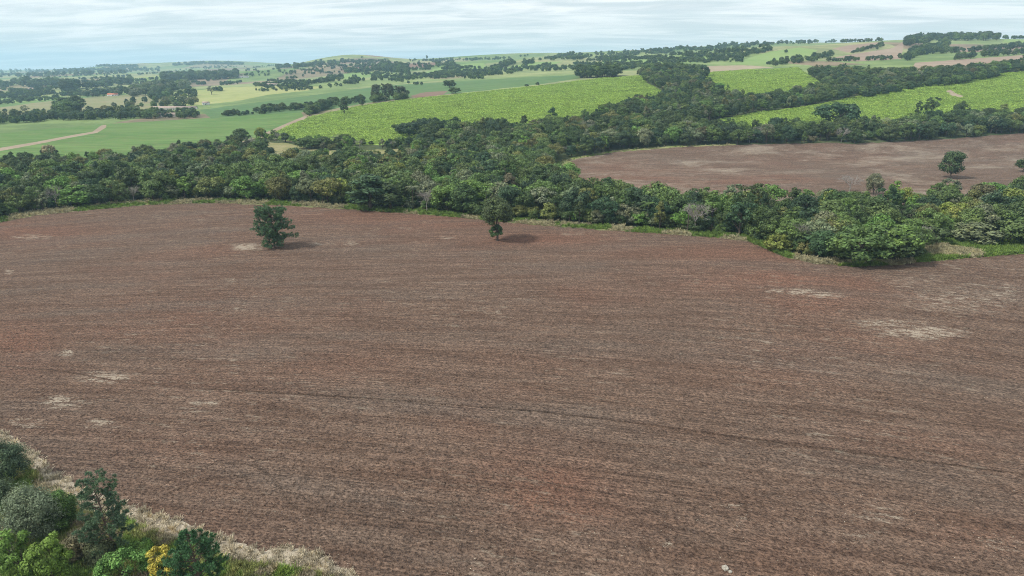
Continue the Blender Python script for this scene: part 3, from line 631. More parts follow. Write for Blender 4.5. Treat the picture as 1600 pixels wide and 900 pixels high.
for k in range(26):   # dark clump jutting into the cane field
    bx = 655 + fr.random() * 140; by = 205 + fr.random() * 7; (x, y, z), h, mpp = place(bx, by, by - fr.uniform(17, 24)); w_ = fr.choice(['round-crowned', 'wide-spreading', 'bushy'])
    trees.append([x, y, z, h, h * fr.uniform(.8, 1.1), int(fr.choice(BYW[w_])), str(fr.choice(['dark green', 'deep blue-green'])), w_])

# which show largest in view: coarse depth raster of the crowns
W2, H2 = 800, 450
ids = -np.ones((H2, W2), int)
order = np.argsort([-t[1] for t in trees])
yy, xx = np.mgrid[0:H2, 0:W2]
TP_ = []
for i in range(len(trees)):
    x, y, z, h, wd, *_ = trees[i]; cx, cy, zc = proj(x, y, z + h * .58); TP_.append((float(cx), float(cy), float(zc)))
for i in order:
    x, y, z, h, wd, *_ = trees[i]; cx, cy, zc = TP_[i]; rx = wd * .45 * F / zc / 2; ry = h * .42 * F / zc / 2
    x0, x1, y0, y1 = [int(v) for v in (cx / 2 - rx, cx / 2 + rx + 2, cy / 2 - ry, cy / 2 + ry + 2)]
    x0, y0 = max(x0, 0), max(y0, 0)
    if x1 <= x0 or y1 <= y0 or x0 >= W2 or y0 >= H2: continue
    sl_ = np.s_[y0:min(y1, H2), x0:min(x1, W2)]
    mk = ((xx[sl_] - cx / 2) / rx) ** 2 + ((yy[sl_] - cy / 2) / ry) ** 2 < 1
    ids[sl_][mk] = i
cnt = np.bincount(ids[ids >= 0], minlength=len(trees))
big = [i for i in np.argsort(-cnt)[:296] if cnt[i] > 8]
bigset = set(int(i) for i in big)
ORD = 'first second third fourth fifth sixth seventh eighth ninth tenth eleventh twelfth thirteenth fourteenth fifteenth sixteenth seventeenth eighteenth nineteenth twentieth'.split()
def zone(i):
    cx, cy, _ = TP_[i]; x, y, z = trees[i][:3]; by = float(proj(x, y, z)[1])
    if by < 236 and cx > 860: return 'belt above upper ploughed field'
    if by < 250 and cx > 600: return 'dark wood below cane field'
    if by < 268: return 'scrub below left green field'
    edge = np.interp(cx, [p[0] for p in FAR_EDGE], [p[1] for p in FAR_EDGE]) - by
    row = 'front row of' if edge < 22 else 'inside'
    if cx > 1185: return row + ' right corner wood'
    if cx > 800: return row + ' wood right of lone tree'
    if cx > 435: return row + ' wood between lone trees'
    return row + ' left wood'
grp = {}
for i in sorted(bigset, key=lambda k: TP_[k][0]):
    grp.setdefault((trees[i][6], trees[i][7], zone(i)), []).append(i)
for (tn, word, zn), lst in grp.items():
    for k, i in enumerate(lst):
        x, y, z, h, wd, pi, _t, _w = trees[i]
        kind = {'palm': 'palm', 'bare': 'leafless grey tree', 'bushy': 'bushy shrub'}.get(word, word + ' tree')
        look = kind if word == 'bare' else f'{tn} {kind}'
        lab = f'{look}, {"" if len(lst) == 1 else ORD[min(k, 19)] + " from left, "}{zn}'
        nm = {'palm': 'palm_tree', 'bare': 'bare_tree', 'bushy': 'forest_shrub'}.get(word, 'forest_tree')
        plant_thing(nm, lab, {'bushy': 'shrub', 'palm': 'palm tree'}.get(word, 'tree'), (x, y, z - .05), h, wd, pi, jtint(tn, fr), 'trees of the valley wood', fr.uniform(0, 6.28), 'branches' if word == 'bare' else 'crown')

# ------------------------------------------------------------------ far tree belts and woods (masses), and single trees out on the farmland
mass = [t for i, t in enumerate(trees) if i not in bigset]
far = []
def belt(pts, n, hpx, spread=2.0, words=('round-crowned', 'bushy', 'round-crowned'), tn=('dark green', 'deep blue-green', 'mid-green')):
    pts = np.array(pts, float); seg = np.hypot(*np.diff(pts, axis=0).T); cum = np.concatenate([[0], np.cumsum(seg)])
    for k in range(n):
        s = fr.random() * cum[-1]; bx, by = np.interp(s, cum, pts[:, 0]), np.interp(s, cum, pts[:, 1]) + fr.uniform(-1, 1) * spread
        u, L = unproj(bx, by); yv = math.exp(L); xv = u * yv; zv = float(hgt(u, L)); mpp = yv / F
        h = min(max(hpx * fr.uniform(.6, 1.25) * mpp, 3.0), 26); wd_ = str(fr.choice(words)); pi = int(fr.choice(BYW[wd_]))
        w_ = h * fr.uniform(.7, 1.25); far.append([xv, yv, zv, h, w_, pi, str(fr.choice(tn)), wd_])
D2 = ('dark green', 'deep blue-green', 'dark green', 'mid-green')
belt([(-60, 196), (0, 192), (100, 186), (180, 184), (310, 182)], 190, 11, 3)
belt([(0, 186), (90, 180), (160, 178)], 44, 9, 5)
belt([(90, 178), (130, 174)], 26, 20, 2, ('round-crowned', 'open-branched'))
belt([(160, 178), (230, 168), (310, 160)], 55, 9, 8, tn=('dark green', 'mid-green', 'grey-green', 'olive green'))
belt([(200, 160), (250, 154), (310, 152)], 26, 10, 5)
belt([(-60, 137), (0, 136), (45, 132)], 70, 9, 3, tn=D2); belt([(45, 137), (100, 131)], 60, 9, 3, tn=D2)
belt([(100, 142), (125, 138)], 24, 14, 3, tn=D2); belt([(130, 136), (205, 128)], 80, 8, 4, tn=D2)
belt([(0, 150), (60, 147), (130, 146)], 80, 6, 2); belt([(130, 150), (205, 144), (260, 138)], 50, 9, 4, tn=('dark green', 'grey-green', 'deep blue-green'))
belt([(205, 148), (300, 134)], 62, 11, 5, tn=('dark green', 'grey-green', 'mid-green'))
belt([(255, 124), (370, 120)], 130, 9, 3, tn=D2); belt([(0, 120), (100, 117), (200, 114)], 90, 5, 2, tn=D2); belt([(90, 113), (250, 110)], 90, 4, 2, tn=D2)
belt([(170, 107), (215, 106)], 26, 3, 1, tn=D2); belt([(270, 102), (320, 99.5), (380, 100.5)], 190, 3.2, 1.2, tn=D2); belt([(150, 104), (215, 104)], 80, 3, 1, tn=D2); belt([(470, 104), (510, 99), (545, 97), (590, 99)], 110, 4, 2, tn=D2); belt([(0, 113), (120, 111), (240, 109)], 120, 3.2, 1.5, tn=D2)
belt([(0, 162), (95, 154)], 50, 5, 2)
belt([(345, 182), (395, 178)], 24, 7, 1.5, tn=D2)
belt([(395, 178), (440, 172), (480, 170), (530, 163), (570, 158)], 70, 9, 2, tn=D2); belt([(478, 181), (505, 172), (515, 168)], 36, 12, 2, tn=D2)
belt([(430, 106), (480, 104), (530, 100)], 90, 5, 1.5, tn=D2); belt([(540, 113), (590, 110)], 40, 6, 2, tn=D2); belt([(590, 108), (636, 112)], 90, 9, 4, tn=D2)
belt([(580, 124), (640, 121), (720, 119), (800, 113)], 150, 6, 3, tn=D2); belt([(745, 116), (770, 110), (800, 99)], 60, 6, 3, tn=D2)
belt([(640, 96), (700, 95), (790, 92)], 70, 3.5, 1, tn=D2)
belt([(500, 128), (560, 122)], 24, 5, 2); belt([(430, 115), (500, 113), (540, 112)], 40, 4, 3); belt([(400, 142), (480, 140), (540, 133)], 40, 5, 2)
belt([(905, 121), (965, 120)], 46, 17, 1.5, ('open-branched', 'narrow', 'round-crowned'), tn=D2)
belt([(800, 112), (880, 108), (950, 100)], 70, 4.5, 2, tn=D2); belt([(950, 112), (1000, 106), (1030, 102)], 40, 6, 2, tn=D2)
belt([(860, 90), (940, 86), (1030, 80), (1080, 76)], 110, 4, 2, tn=D2); belt([(1020, 82), (1120, 76), (1200, 72)], 90, 5, 2.5, tn=D2); belt([(1120, 72), (1200, 69), (1300, 67), (1380, 64)], 100, 4.5, 1.2, tn=D2)
belt([(1100, 98), (1150, 90), (1200, 79)], 46, 5, 1.5, tn=D2); belt([(1200, 102), (1270, 94), (1300, 86)], 70, 7, 3, tn=D2); belt([(1010, 100), (1120, 95), (1160, 96)], 60, 5, 1.5, tn=D2)
belt([(1415, 70), (1450, 64), (1500, 60), (1560, 60)], 150, 9, 4, tn=D2); belt([(1415, 92), (1440, 82), (1480, 76)], 90, 9, 5, tn=D2); belt([(1470, 84), (1540, 78), (1620, 72)], 60, 7, 1.5, tn=D2); belt([(1490, 93), (1560, 86), (1640, 80)], 60, 8, 2, tn=D2)
belt([(1290, 96), (1370, 94), (1420, 90)], 46, 6, 1.5, tn=D2); belt([(1330, 84), (1380, 72)], 30, 5, 1.5, tn=D2); belt([(1570, 58), (1660, 57)], 40, 5, 1, tn=D2)
belt([(1345, 152), (1400, 143), (1460, 133)], 40, 10, 2.5); belt([(1455, 134), (1500, 130), (1560, 120)], 34, 14, 2.5)
belt([(1010, 118), (1060, 116), (1100, 122)], 40, 14, 2, tn=D2)
belt([(1600, 98), (1690, 92)], 30, 13, 2, tn=D2)
belt([(600, 232), (700, 214)], 20, 9, 4, tn=D2); belt([(582, 159), (640, 154)], 26, 9, 1.5, tn=('grey-green', 'mid-green', 'dark green'))

BR = np.random.default_rng(77)
for k in range(260):   # hedges and copses between the far parcels
    x0 = BR.uniform(-60, 1640); sk = float(np.interp(x0, [0, 200, 400, 540, 640, 800, 1000, 1200, 1400, 1600], [111, 108, 103, 96, 98, 93, 84, 72, 66, 62])); lo = float(np.interp(x0, [0, 500, 700, 900, 1060, 1250, 1400, 1600], [165, 140, 125, 113, 100, 92, 74, 70]))
    if x0 > 1180: continue
    y0 = sk + (lo - sk) * BR.random() ** 1.5; ln = BR.uniform(10, 70); sl_ = BR.normal(-.06, .09); Yk = math.exp(unproj(x0, y0)[1])
    belt([(x0, y0), (x0 + ln, y0 + ln * sl_)], int(BR.integers(8, 30)), 7.8 * F / Yk, BR.uniform(.2, 1.6) * (600 / Yk) ** .3, tn=D2)

# crop stand on the cane fields: leafy clumps in rows
# single trees on the far farmland: things of their own
SINGLE = [((538, 178), 152, 13, 'narrow', 'dark green', 'tall narrow dark tree at the top edge of the green cane field'),
 ((702, 137), 124, 19, 'bushy', 'dark green', 'round dark tree alone in the far soybean field'), ((711, 146), 136, 21, 'bushy', 'dark green', 'low dark round bush just below the lone tree in the far soybean field'),
 ((303, 155), 145, 12, 'bushy', 'dark green', 'small dark round tree on the yellow pasture'), ((331, 148), 133, 14, 'open-branched', 'grey-green', 'grey-green airy tree on the left part of the yellow pasture'),
 ((40, 178), 163, 12, 'open-branched', 'grey-green', 'pale airy tree standing on the dry pasture at left'), ((8, 176), 169, 7, 'bushy', 'dark green', 'small dark bush at the left picture edge on dry pasture'),
 ((88, 155), 147, 10, 'bushy', 'dark green', 'small bush in the hedge above the dry pasture'), ((67, 244), 234, 0, 'x', 'x', ''),
 ((840, 133), 128, 6, 'bushy', 'dark green', 'tiny right-hand bush on the edge above the cane field'), ((823, 135), 131, 8, 'bushy', 'dark green', 'tiny left-hand bush on the edge above the cane field'),
 ((1130, 90), 82, 6, 'round-crowned', 'dark green', 'small tree on the hill meadow at upper right'), ((1228, 83), 77, 5, 'round-crowned', 'dark green', 'lone small tree on the rounded hill meadow'),
 ((667, 91.5), 86, 3, 'round-crowned', 'dark green', 'tiny tree on the skyline right of the bare hill'), ((566, 92), 87, 4, 'open-branched', 'dark green', 'tiny tree on top of the bare grassy hill'),
 ((566, 166), 153, 9, 'narrow', 'dark green', 'small slim tree left of the eucalyptus clump'), ((1370, 79), 70, 4, 'narrow', 'dark green', 'slim dark tree on the brown stubble hill'), ((532, 124), 114, 6, 'narrow', 'deep blue-green', 'slim tree below the bare grassy hill'),
 ((1578, 79), 66, 13, 'round-crowned', 'deep blue-green', 'dark pointed tree on the stubble field at far right'), ((640, 117), 111, 5, 'round-crowned', 'dark green', 'small tree on meadow left of the pale stripe'),
 ((1386, 170), 158, 5, 'palm', 'mid-green', 'thin left-hand palm on the hillside cane field'), ((1414, 170), 158, 4, 'palm', 'mid-green', 'thin right-hand palm on the hillside cane field')]
for (bx, by), ty, wp, word, tn, lab in SINGLE:
    if word == 'x': continue
    loc, h, mpp = place(bx, by, ty)
    plant_thing({'bushy': 'field_bush', 'palm': 'palm_tree'}.get(word, 'field_tree'), lab, {'bushy': 'bush', 'palm': 'palm tree'}.get(word, 'tree'), loc, h, wp * mpp, BYW[word][len(lab) % len(BYW[word])], jtint(tn, fr), None, fr.uniform(0, 6))
# pale flowering clump on the soybean field
for bx, by, ty, wp, tint, lab in [(76, 243, 225, 17, (.36, .31, .19, 1), 'cream flowering shrub alone on the left green field'), (69, 242, 233, 11, (.045, .07, .03, 1), 'dark left-hand bush under the cream flowering shrub'), (84, 242, 233, 11, (.05, .075, .032, 1), 'dark right-hand bush under the cream flowering shrub')]:
    loc, h, mpp = place(bx, by, ty); plant_thing('field_bush', lab, 'bush', loc, h, wp * mpp, BYW['bushy'][0], tint)
# eucalyptus clump
for k, (bx, by, ty, wp) in enumerate([(588, 157, 131, 15), (598, 157, 128, 16), (608, 156, 130, 17), (618, 155, 132, 17), (628, 154, 134, 15), (636, 153, 139, 12)]):
    loc, h, mpp = place(bx, by, ty)
    plant_thing('eucalyptus_tree', f'tall grey-green eucalyptus, {ORD[k]} from the left in the clump above the cane field', 'tree', loc, h, wp * mpp, BYW['open-branched' if k % 2 else 'round-crowned'][k % 2], (.085, .105, .06, 1), 'eucalyptus clump', k * 1.3)

# instancing of the masses: one point per tree
def tree_mass(name, lst, label, cat):
    P = np.array([t[:3] for t in lst]); m = bpy.data.meshes.new(name); m.from_pydata(P.tolist(), [], [])
    A = lambda n, typ, key, v: m.attributes.new(n, typ, 'POINT').data.foreach_set(key, np.asarray(v, np.int32 if typ == 'INT' else np.float32).ravel())
    A('proto', 'INT', 'value', [t[5] for t in lst]); A('turn', 'FLOAT', 'value', fr.uniform(0, 6.28, len(lst)))
    A('size', 'FLOAT_VECTOR', 'vector', [(t[4] / PROTO[t[5]]['w'], t[4] / PROTO[t[5]]['w'], t[3] / PROTO[t[5]]['h']) for t in lst])
    A('tint', 'FLOAT_COLOR', 'color', [jtint(t[6], fr) for t in lst])
    o = link(name, m, None, None, label, cat, None, 'stuff')
    return scatter_nodes(o, PCOL)
def scatter_nodes(o, collection):
    g = bpy.data.node_groups.new(o.name + '_scatter', 'GeometryNodeTree')
    g.interface.new_socket('Geometry', in_out='INPUT', socket_type='NodeSocketGeometry'); g.interface.new_socket('Geometry', in_out='OUTPUT', socket_type='NodeSocketGeometry')
    gi = g.nodes.new('NodeGroupInput'); go = g.nodes.new('NodeGroupOutput')
    ci = g.nodes.new('GeometryNodeCollectionInfo'); ci.inputs[0].default_value = collection; ci.inputs['Separate Children'].default_value = True; ci.inputs['Reset Children'].default_value = True
    ip = g.nodes.new('GeometryNodeInstanceOnPoints'); ip.inputs['Pick Instance'].default_value = True
    def attr(n, t): a = g.nodes.new('GeometryNodeInputNamedAttribute'); a.data_type = t; a.inputs[0].default_value = n; return a.outputs[0]
    cx = g.nodes.new('ShaderNodeCombineXYZ'); g.links.new(attr('turn', 'FLOAT'), cx.inputs[2])
    er = g.nodes.new('FunctionNodeEulerToRotation'); g.links.new(cx.outputs[0], er.inputs[0])
    g.links.new(gi.outputs[0], ip.inputs['Points']); g.links.new(ci.outputs[0], ip.inputs['Instance']); g.links.new(attr('proto', 'INT'), ip.inputs['Instance Index'])
    g.links.new(er.outputs[0], ip.inputs['Rotation']); g.links.new(attr('size', 'FLOAT_VECTOR'), ip.inputs['Scale']); g.links.new(ip.outputs[0], go.inputs[0])
    md = o.modifiers.new('scatter', 'NODES'); md.node_group = g
    return o
tree_mass('valley_woodland', mass, 'mass of smaller trees and bushes filling the valley wood', 'woodland')
tree_mass('far_woodland', far, 'distant dark tree belts and copses across the hills', 'woodland')
print('trees', len(trees), 'big', len(bigset), 'far', len(far), 'ground faces', len(FC))

# ------------------------------------------------------------------ lone trees on the ploughed field
def tree_from(name, label, cat, loc, trunk, crown, tint, bark, leafmat, crown_name='crown'):
    e = link(name, None, None, loc, label, cat)
    link('trunk', mesh_from('trunk', trunk[0], trunk[1], [bark], True), e)
    c = link(crown_name, mesh_from(crown_name, crown[0], crown[1], [leafmat]), e); c.color = tint
    return e
# dense irregular pine, foliage down to the ground, one limb reaching right
loc, h, mpp = place(429, 386, 322); r = np.random.default_rng(4); br = []
for k in range(135):
    hf = r.uniform(.04, .97); az = r.uniform(0, 6.28)
    half = 24.5 * mpp * (np.interp(hf, [0, .1, .3, .5, .75, .9, 1], [.80, .95, .88, .98, 1.0, .86, .55])) * r.uniform(.65, 1.05)
    if abs(math.cos(az) - 1) < .5 and .20 < hf < .34: half *= .45
    br.append((hf, az, half, r.uniform(.0, .45)))
br += [(.26, -.12, 39 * mpp, .08), (.27, .1, 36 * mpp, .10), (.46, .05, 33 * mpp, .1), (.58, -.1, 31 * mpp, .14), (.45, 3.2, 31 * mpp, .0), (.42, .3, 31 * mpp, .12)]
tk, cr = pine(41, h * .97, br, 0.6, 20, .62, .055)
tree_from('pine_tree', 'bushy dark green pine alone on the ploughed field, left one of two', 'tree', loc, tk, cr, (.095, .170, .080, 1), PBARK, NEEDLE)
# round-headed tree on a short stem with a skirt of shoots
loc, h, mpp = place(777, 376, 310)
tk, cr = broadleaf(77, h, 52 * mpp, .33, 80, 125, .46, gap=.06, rmin=.16, rmax=.26)
skV = broadleaf(78, h * .36, 21 * mpp, 0.0, 34, 90, .42, gap=.05)
e = tree_from('lone_tree', 'round-headed dark tree on bare stem, right one of two on the ploughed field', 'tree', loc, tk, cr, (.085, .115, .046, 1), BARK, LEAF)
c = link('basal_shoots', mesh_from('basal_shoots', *skV[1], [LEAF]), e); c.color = (.08, .14, .05, 1)

# ------------------------------------------------------------------ plants of the near verge
def near_bush(bx, by, ty, wp, seed, tint, name, label, cat='shrub', leaf=.17, ncl=46, nl=330, base=0.0, dz=0, **kw):
    loc, h, mpp = place(bx, by, ty); w_ = wp * mpp
    tk, cr = broadleaf(seed, h, w_, base, ncl, nl, leaf, fz=(.15, 1.4), **kw)
    return tree_from(name, label, cat, loc, tk, cr, tint, BARK, LEAF)
near_bush(8, 757, 692, 62, 801, (.10, .145, .08, 1), 'shrub', 'upper of two dark grey-green shrubs at the left picture edge', ncl=56)
near_bush(-6, 798, 744, 56, 802, (.10, .14, .075, 1), 'shrub', 'lower of two dark grey-green shrubs at the left picture edge')
near_bush(58, 836, 764, 82, 803, (.165, .205, .125, 1), 'shrub', 'large grey-green rounded shrub left of the foreground pine', ncl=64)
near_bush(100, 826, 768, 42, 804, (.10, .175, .05, 1), 'shrub', 'dark green bush against the right side of the rounded grey-green shrub')
near_bush(36, 905, 828, 66, 805, (.125, .215, .045, 1), 'sapling', 'left of two lime-green leafy saplings at the bottom left corner', 'tree', leaf=.22, rmin=.12, rmax=.21, gap=.3)
near_bush(86, 912, 832, 62, 806, (.15, .235, .045, 1), 'sapling', 'right of two lime-green leafy saplings at the bottom left corner', 'tree', leaf=.22, rmin=.12, rmax=.21, gap=.3)
near_bush(196, 912, 863, 72, 807, (.14, .27, .07, 1), 'shrub', 'bright fresh-green feathery shrub at the bottom between the two pines', leaf=.2, gap=.35, rmin=.11, rmax=.2)
near_bush(130, 868, 836, 50, 808, (.155, .145, .085, 1), 'shrub', 'brownish dry shrub at the foot of the foreground pine', leaf=.2)
near_bush(160, 880, 850, 40, 809, (.11, .13, .065, 1), 'shrub', 'olive low shrub right beside the brownish dry shrub', leaf=.2)
near_bush(12, 880, 850, 40, 810, (.17, .21, .10, 1), 'shrub', 'pale low shrub left of the lime-green saplings', leaf=.22)
near_bush(222, 868, 848, 34, 811, (.13, .23, .05, 1), 'shrub', 'small bright green shrub by the straw strip', leaf=.2)
e = near_bush(262, 922, 851, 48, 812, (.44, .38, .07, 1), 'flowering_tree', 'yellow-flowering small tree at the bottom edge beside the dark pine', 'tree', leaf=.17, gap=.3, rmin=.12, rmax=.2)
inner = broadleaf(813, 4.6, 3.2, 0.0, 24, 80, .28)[1]
c = link('foliage', mesh_from('foliage', *inner, [LEAF]), e); c.color = (.10, .15, .035, 1)
def pine_branches(r, h, n, prof, wm, rise=(.1, .5), lo=.2):
    o = []
    for k in range(n):
        hf = lo + (1 - lo) * (k + r.random()) / n; o.append((min(hf, .985), k * 2.4 + r.normal(0, .35), wm * float(np.interp(hf, *prof)) * r.uniform(.7, 1.1), r.uniform(*rise)))
    return o
loc, h, mpp = place(183, 870, 747); r = np.random.default_rng(14)
br = pine_branches(r, h, 58, ([.0, .25, .42, .55, .62, .8, .93, 1], [.55, .75, 1.0, .95, .62, .62, .5, .25]), 38 * mpp, lo=.14)
tk, cr = pine(91, h, br, .42, 34, .42, .035, lean=(-1.3, 0), trunk_r=.014)
tree_from('pine_tree', 'ragged foreground pine with bare lower trunk on the grassy verge', 'tree', loc, tk, cr, (.095, .155, .088, 1), PBARK, NEEDLE)
loc, h, mpp = place(320, 940, 834); r = np.random.default_rng(15)
br = pine_branches(r, h, 60, ([.0, .3, .5, .7, .85, 1], [1.0, 1.0, .9, .62, .35, .15]), 44 * mpp, rise=(.25, .7), lo=.08)
tk, cr = pine(92, h, br, .42, 34, .44, .038, lean=(-.6, 0), trunk_r=.016)
tree_from('pine_tree', 'dense dark green young pine cut off by the bottom edge of the picture', 'tree', loc, tk, cr, (.065, .145, .060, 1), PBARK, NEEDLE)

# ------------------------------------------------------------------ grass and straw (uncountable): tufts on verge and margins
GCOL = bpy.data.collections.new('tuft_prototypes')
def tuft(i, n, h, w_, spread):
    r = np.random.default_rng(900 + i); V = []
    for k in range(n):
        a = r.uniform(0, 6.28); b = np.array([r.normal(0, w_), r.normal(0, w_), 0]); t_ = np.array([math.cos(a), math.sin(a), 0]) * r.uniform(.1, spread); hh = h * r.uniform(.5, 1.1); s = np.array([-math.sin(a), math.cos(a), 0]) * .025
        V += [b - s, b + s, b + t_ * .5 + (0, 0, hh * .7) + s * .7, b + t_ + (0, 0, hh)]
    m = mesh_from('tuft_%02d' % i, np.array(V), np.arange(len(V)).reshape(-1, 4), [LEAFI]); o = bpy.data.objects.new('tuft_%02d' % i, m); GCOL.objects.link(o)
tuft(0, 26, .55, .16, .4); tuft(1, 22, .8, .14, .5); tuft(2, 30, .25, .25, .6)
def tufts(name, pts, tints, label, hmin=.7, hmax=1.3):
    P = np.array(pts); n = len(P); m = bpy.data.meshes.new(name); m.from_pydata(P.tolist(), [], [])
    A = lambda nn, typ, key, v: m.attributes.new(nn, typ, 'POINT').data.foreach_set(key, np.asarray(v, np.int32 if typ == 'INT' else np.float32).ravel())
    A('proto', 'INT', 'value', fr.integers(0, 3, n)); A('turn', 'FLOAT', 'value', fr.uniform(0, 6.28, n)); s = fr.uniform(hmin, hmax, n); A('size', 'FLOAT_VECTOR', 'vector', np.stack([s, s, s * fr.uniform(.7, 1.3, n)], 1))
    A('tint', 'FLOAT_COLOR', 'color', tints)
    return scatter_nodes(link(name, m, None, None, label, 'grass', None, 'stuff'), GCOL)
def vnoise(x, y, s, seed):
    r = np.random.default_rng(seed); g = r.random((64, 64)); fx, fy = x / s, y / s; i, j = np.floor(fx).astype(int), np.floor(fy).astype(int); a, b = fx - i, fy - j; a = a * a * (3 - 2 * a); b = b * b * (3 - 2 * b); q = lambda p, t: g[p % 64, t % 64]
    return (1 - a) * (1 - b) * q(i, j) + a * (1 - b) * q(i + 1, j) + (1 - a) * b * q(i, j + 1) + a * b * q(i + 1, j + 1)
X = fr.uniform(-95, -5, 90000); Y = fr.uniform(52, 112, 90000); Z = gz(X, Y); a_, b_, _ = proj(X, Y, Z)
k = np.isin(region_of(a_, b_), idx['grass_verge'] + idx['straw_strip']) & (a_ > -80) & (b_ < 980); X, Y, Z = X[k], Y[k], Z[k]
nz = vnoise(X, Y, 3.5, 1) * .6 + vnoise(X, Y, 1.2, 2) * .4
edge = np.interp(a_[k], [p[0] for p in VERGE], [p[1] for p in VERGE]); near_edge = (b_[k] - edge) < 14 + 16 * vnoise(X, Y, 4.0, 3)
tn = np.where(near_edge[:, None], np.array([.50, .44, .325, 1]), np.where((nz < .45)[:, None], np.array([.21, .31, .08, 1]), np.where((nz < .60)[:, None], np.array([.29, .31, .12, 1]), np.array([.40, .35, .24, 1]))))
tn = tn * fr.uniform(.75, 1.2, (len(X), 1)); kk = ~near_edge | (fr.random(len(X)) < .16)
tufts('verge_grass', np.stack([X, Y, Z], 1)[kk], tn[kk], 'green and straw-coloured grass on the near verge')
pts, tn = [], []
for poly_i in (idx['grass_margin']):
    pl = np.array(RP[poly_i - 1]); n = 26000 if poly_i == idx['grass_margin'][0] else (7000 if poly_i == idx['grass_margin'][1] else 2500)
    bx = fr.uniform(max(pl[:, 0].min(), -40), min(pl[:, 0].max(), 1640), n)
    if poly_i == idx['grass_margin'][0]: by = np.interp(bx, [p[0] for p in FAR_EDGE], [p[1] for p in FAR_EDGE]) + fr.uniform(-8, .8, n)
    else: by = fr.uniform(pl[:, 1].min(), pl[:, 1].max(), n)
    k = np.isin(region_of(bx, by), idx['grass_margin'])
    k[::4] |= poly_i == idx['grass_margin'][0]
    for x, y in zip(bx[k][:9000], by[k][:9000]):
        t_ = float(row2t(y)); u = (x - 800) * (CP + t_ * SP) / F; Yv = HC / t_ if t_ > .13 else math.exp(unproj(x, y)[1]); pts.append((u * Yv, Yv, float(gz(u * Yv, Yv))))
        v_ = vnoise(np.array([u * Yv]), np.array([Yv]), 9.0, 5)[0]; b_ = np.array([.15, .23, .05]) if v_ < .5 else np.array([.36, .33, .20]); tn.append((*(b_ * fr.uniform(.7, 1.25)), 1))
tufts('margin_grass', pts, np.array(tn), 'grass strip between the ploughed field and the wood', .8, 1.9)

# cane stand: leafy clumps, uncountable
CCOL = bpy.data.collections.new('cane_prototypes')
for i in range(3):
    r = np.random.default_rng(950 + i); P = r.normal(0, 1, (46, 3)) * (1.0, 1.0, .1) + (0, 0, .9); P[:, 2] += r.uniform(-.7, .7, 46); nn_ = rand_dir(r, 46) + (0, 0, .7); nn_ /= np.linalg.norm(nn_, axis=1, keepdims=True)
    v_, f_ = leaves(r, P, nn_, .75, 1.9); o = bpy.data.objects.new('cane_%02d' % i, mesh_from('cane_%02d' % i, v_, f_, [LEAFI])); CCOL.objects.link(o)
def cane_stand(names, sp, ang, label):
    X, Y = scatter(-420, 1000, 540, 1200, sp); k = np.abs(X / Y) < .95; X, Y = X[k], Y[k]; Z = gz(X, Y); a_, b_, _ = proj(X, Y, Z); rg = region_of(a_, b_)
    k = np.isin(rg, sum((idx[n] for n in names), [])) & (a_ < 1660); X, Y, Z = X[k], Y[k], Z[k]; n = len(X)
    q = X * math.sin(ang) + Y * math.cos(ang); p_ = X * math.cos(ang) - Y * math.sin(ang)
    v_ = vnoise(p_ * .12, q, 7.0, 31) * .5 + vnoise(X, Y, 26, 32) * .3 + vnoise(X, Y, 5, 33) * .2
    tn = np.stack([.25 + .13 * v_, .375 + .14 * v_, .07 + .05 * v_, np.ones(n)], 1) * fr.uniform(.86, 1.12, (n, 1)); dk = (vnoise(X, Y, 11, 34) > .72) & (fr.random(n) < .6); tn[dk] *= .75
    m = bpy.data.meshes.new('cane_crop'); m.from_pydata(np.stack([X, Y, Z], 1).tolist(), [], [])
    A = lambda nn, typ, key, v: m.attributes.new(nn, typ, 'POINT').data.foreach_set(key, np.asarray(v, np.int32 if typ == 'INT' else np.float32).ravel())
    A('proto', 'INT', 'value', fr.integers(0, 3, n)); A('turn', 'FLOAT', 'value', fr.uniform(0, 6.28, n)); s_ = fr.uniform(.8, 1.5, n); A('size', 'FLOAT_VECTOR', 'vector', np.stack([s_ * .7, s_ * .7, s_ * (.2 + .4 * v_)], 1)); A('tint', 'FLOAT_COLOR', 'color', tn)
    scatter_nodes(link('cane_crop', m, None, None, label, 'crop', None, 'stuff'), CCOL); print('cane', n)
cane_stand(['cane_field', 'upper_cane_field', 'hillside_cane_field'], 2.5, -.25, 'bright green cane standing on the fields beyond the valley')

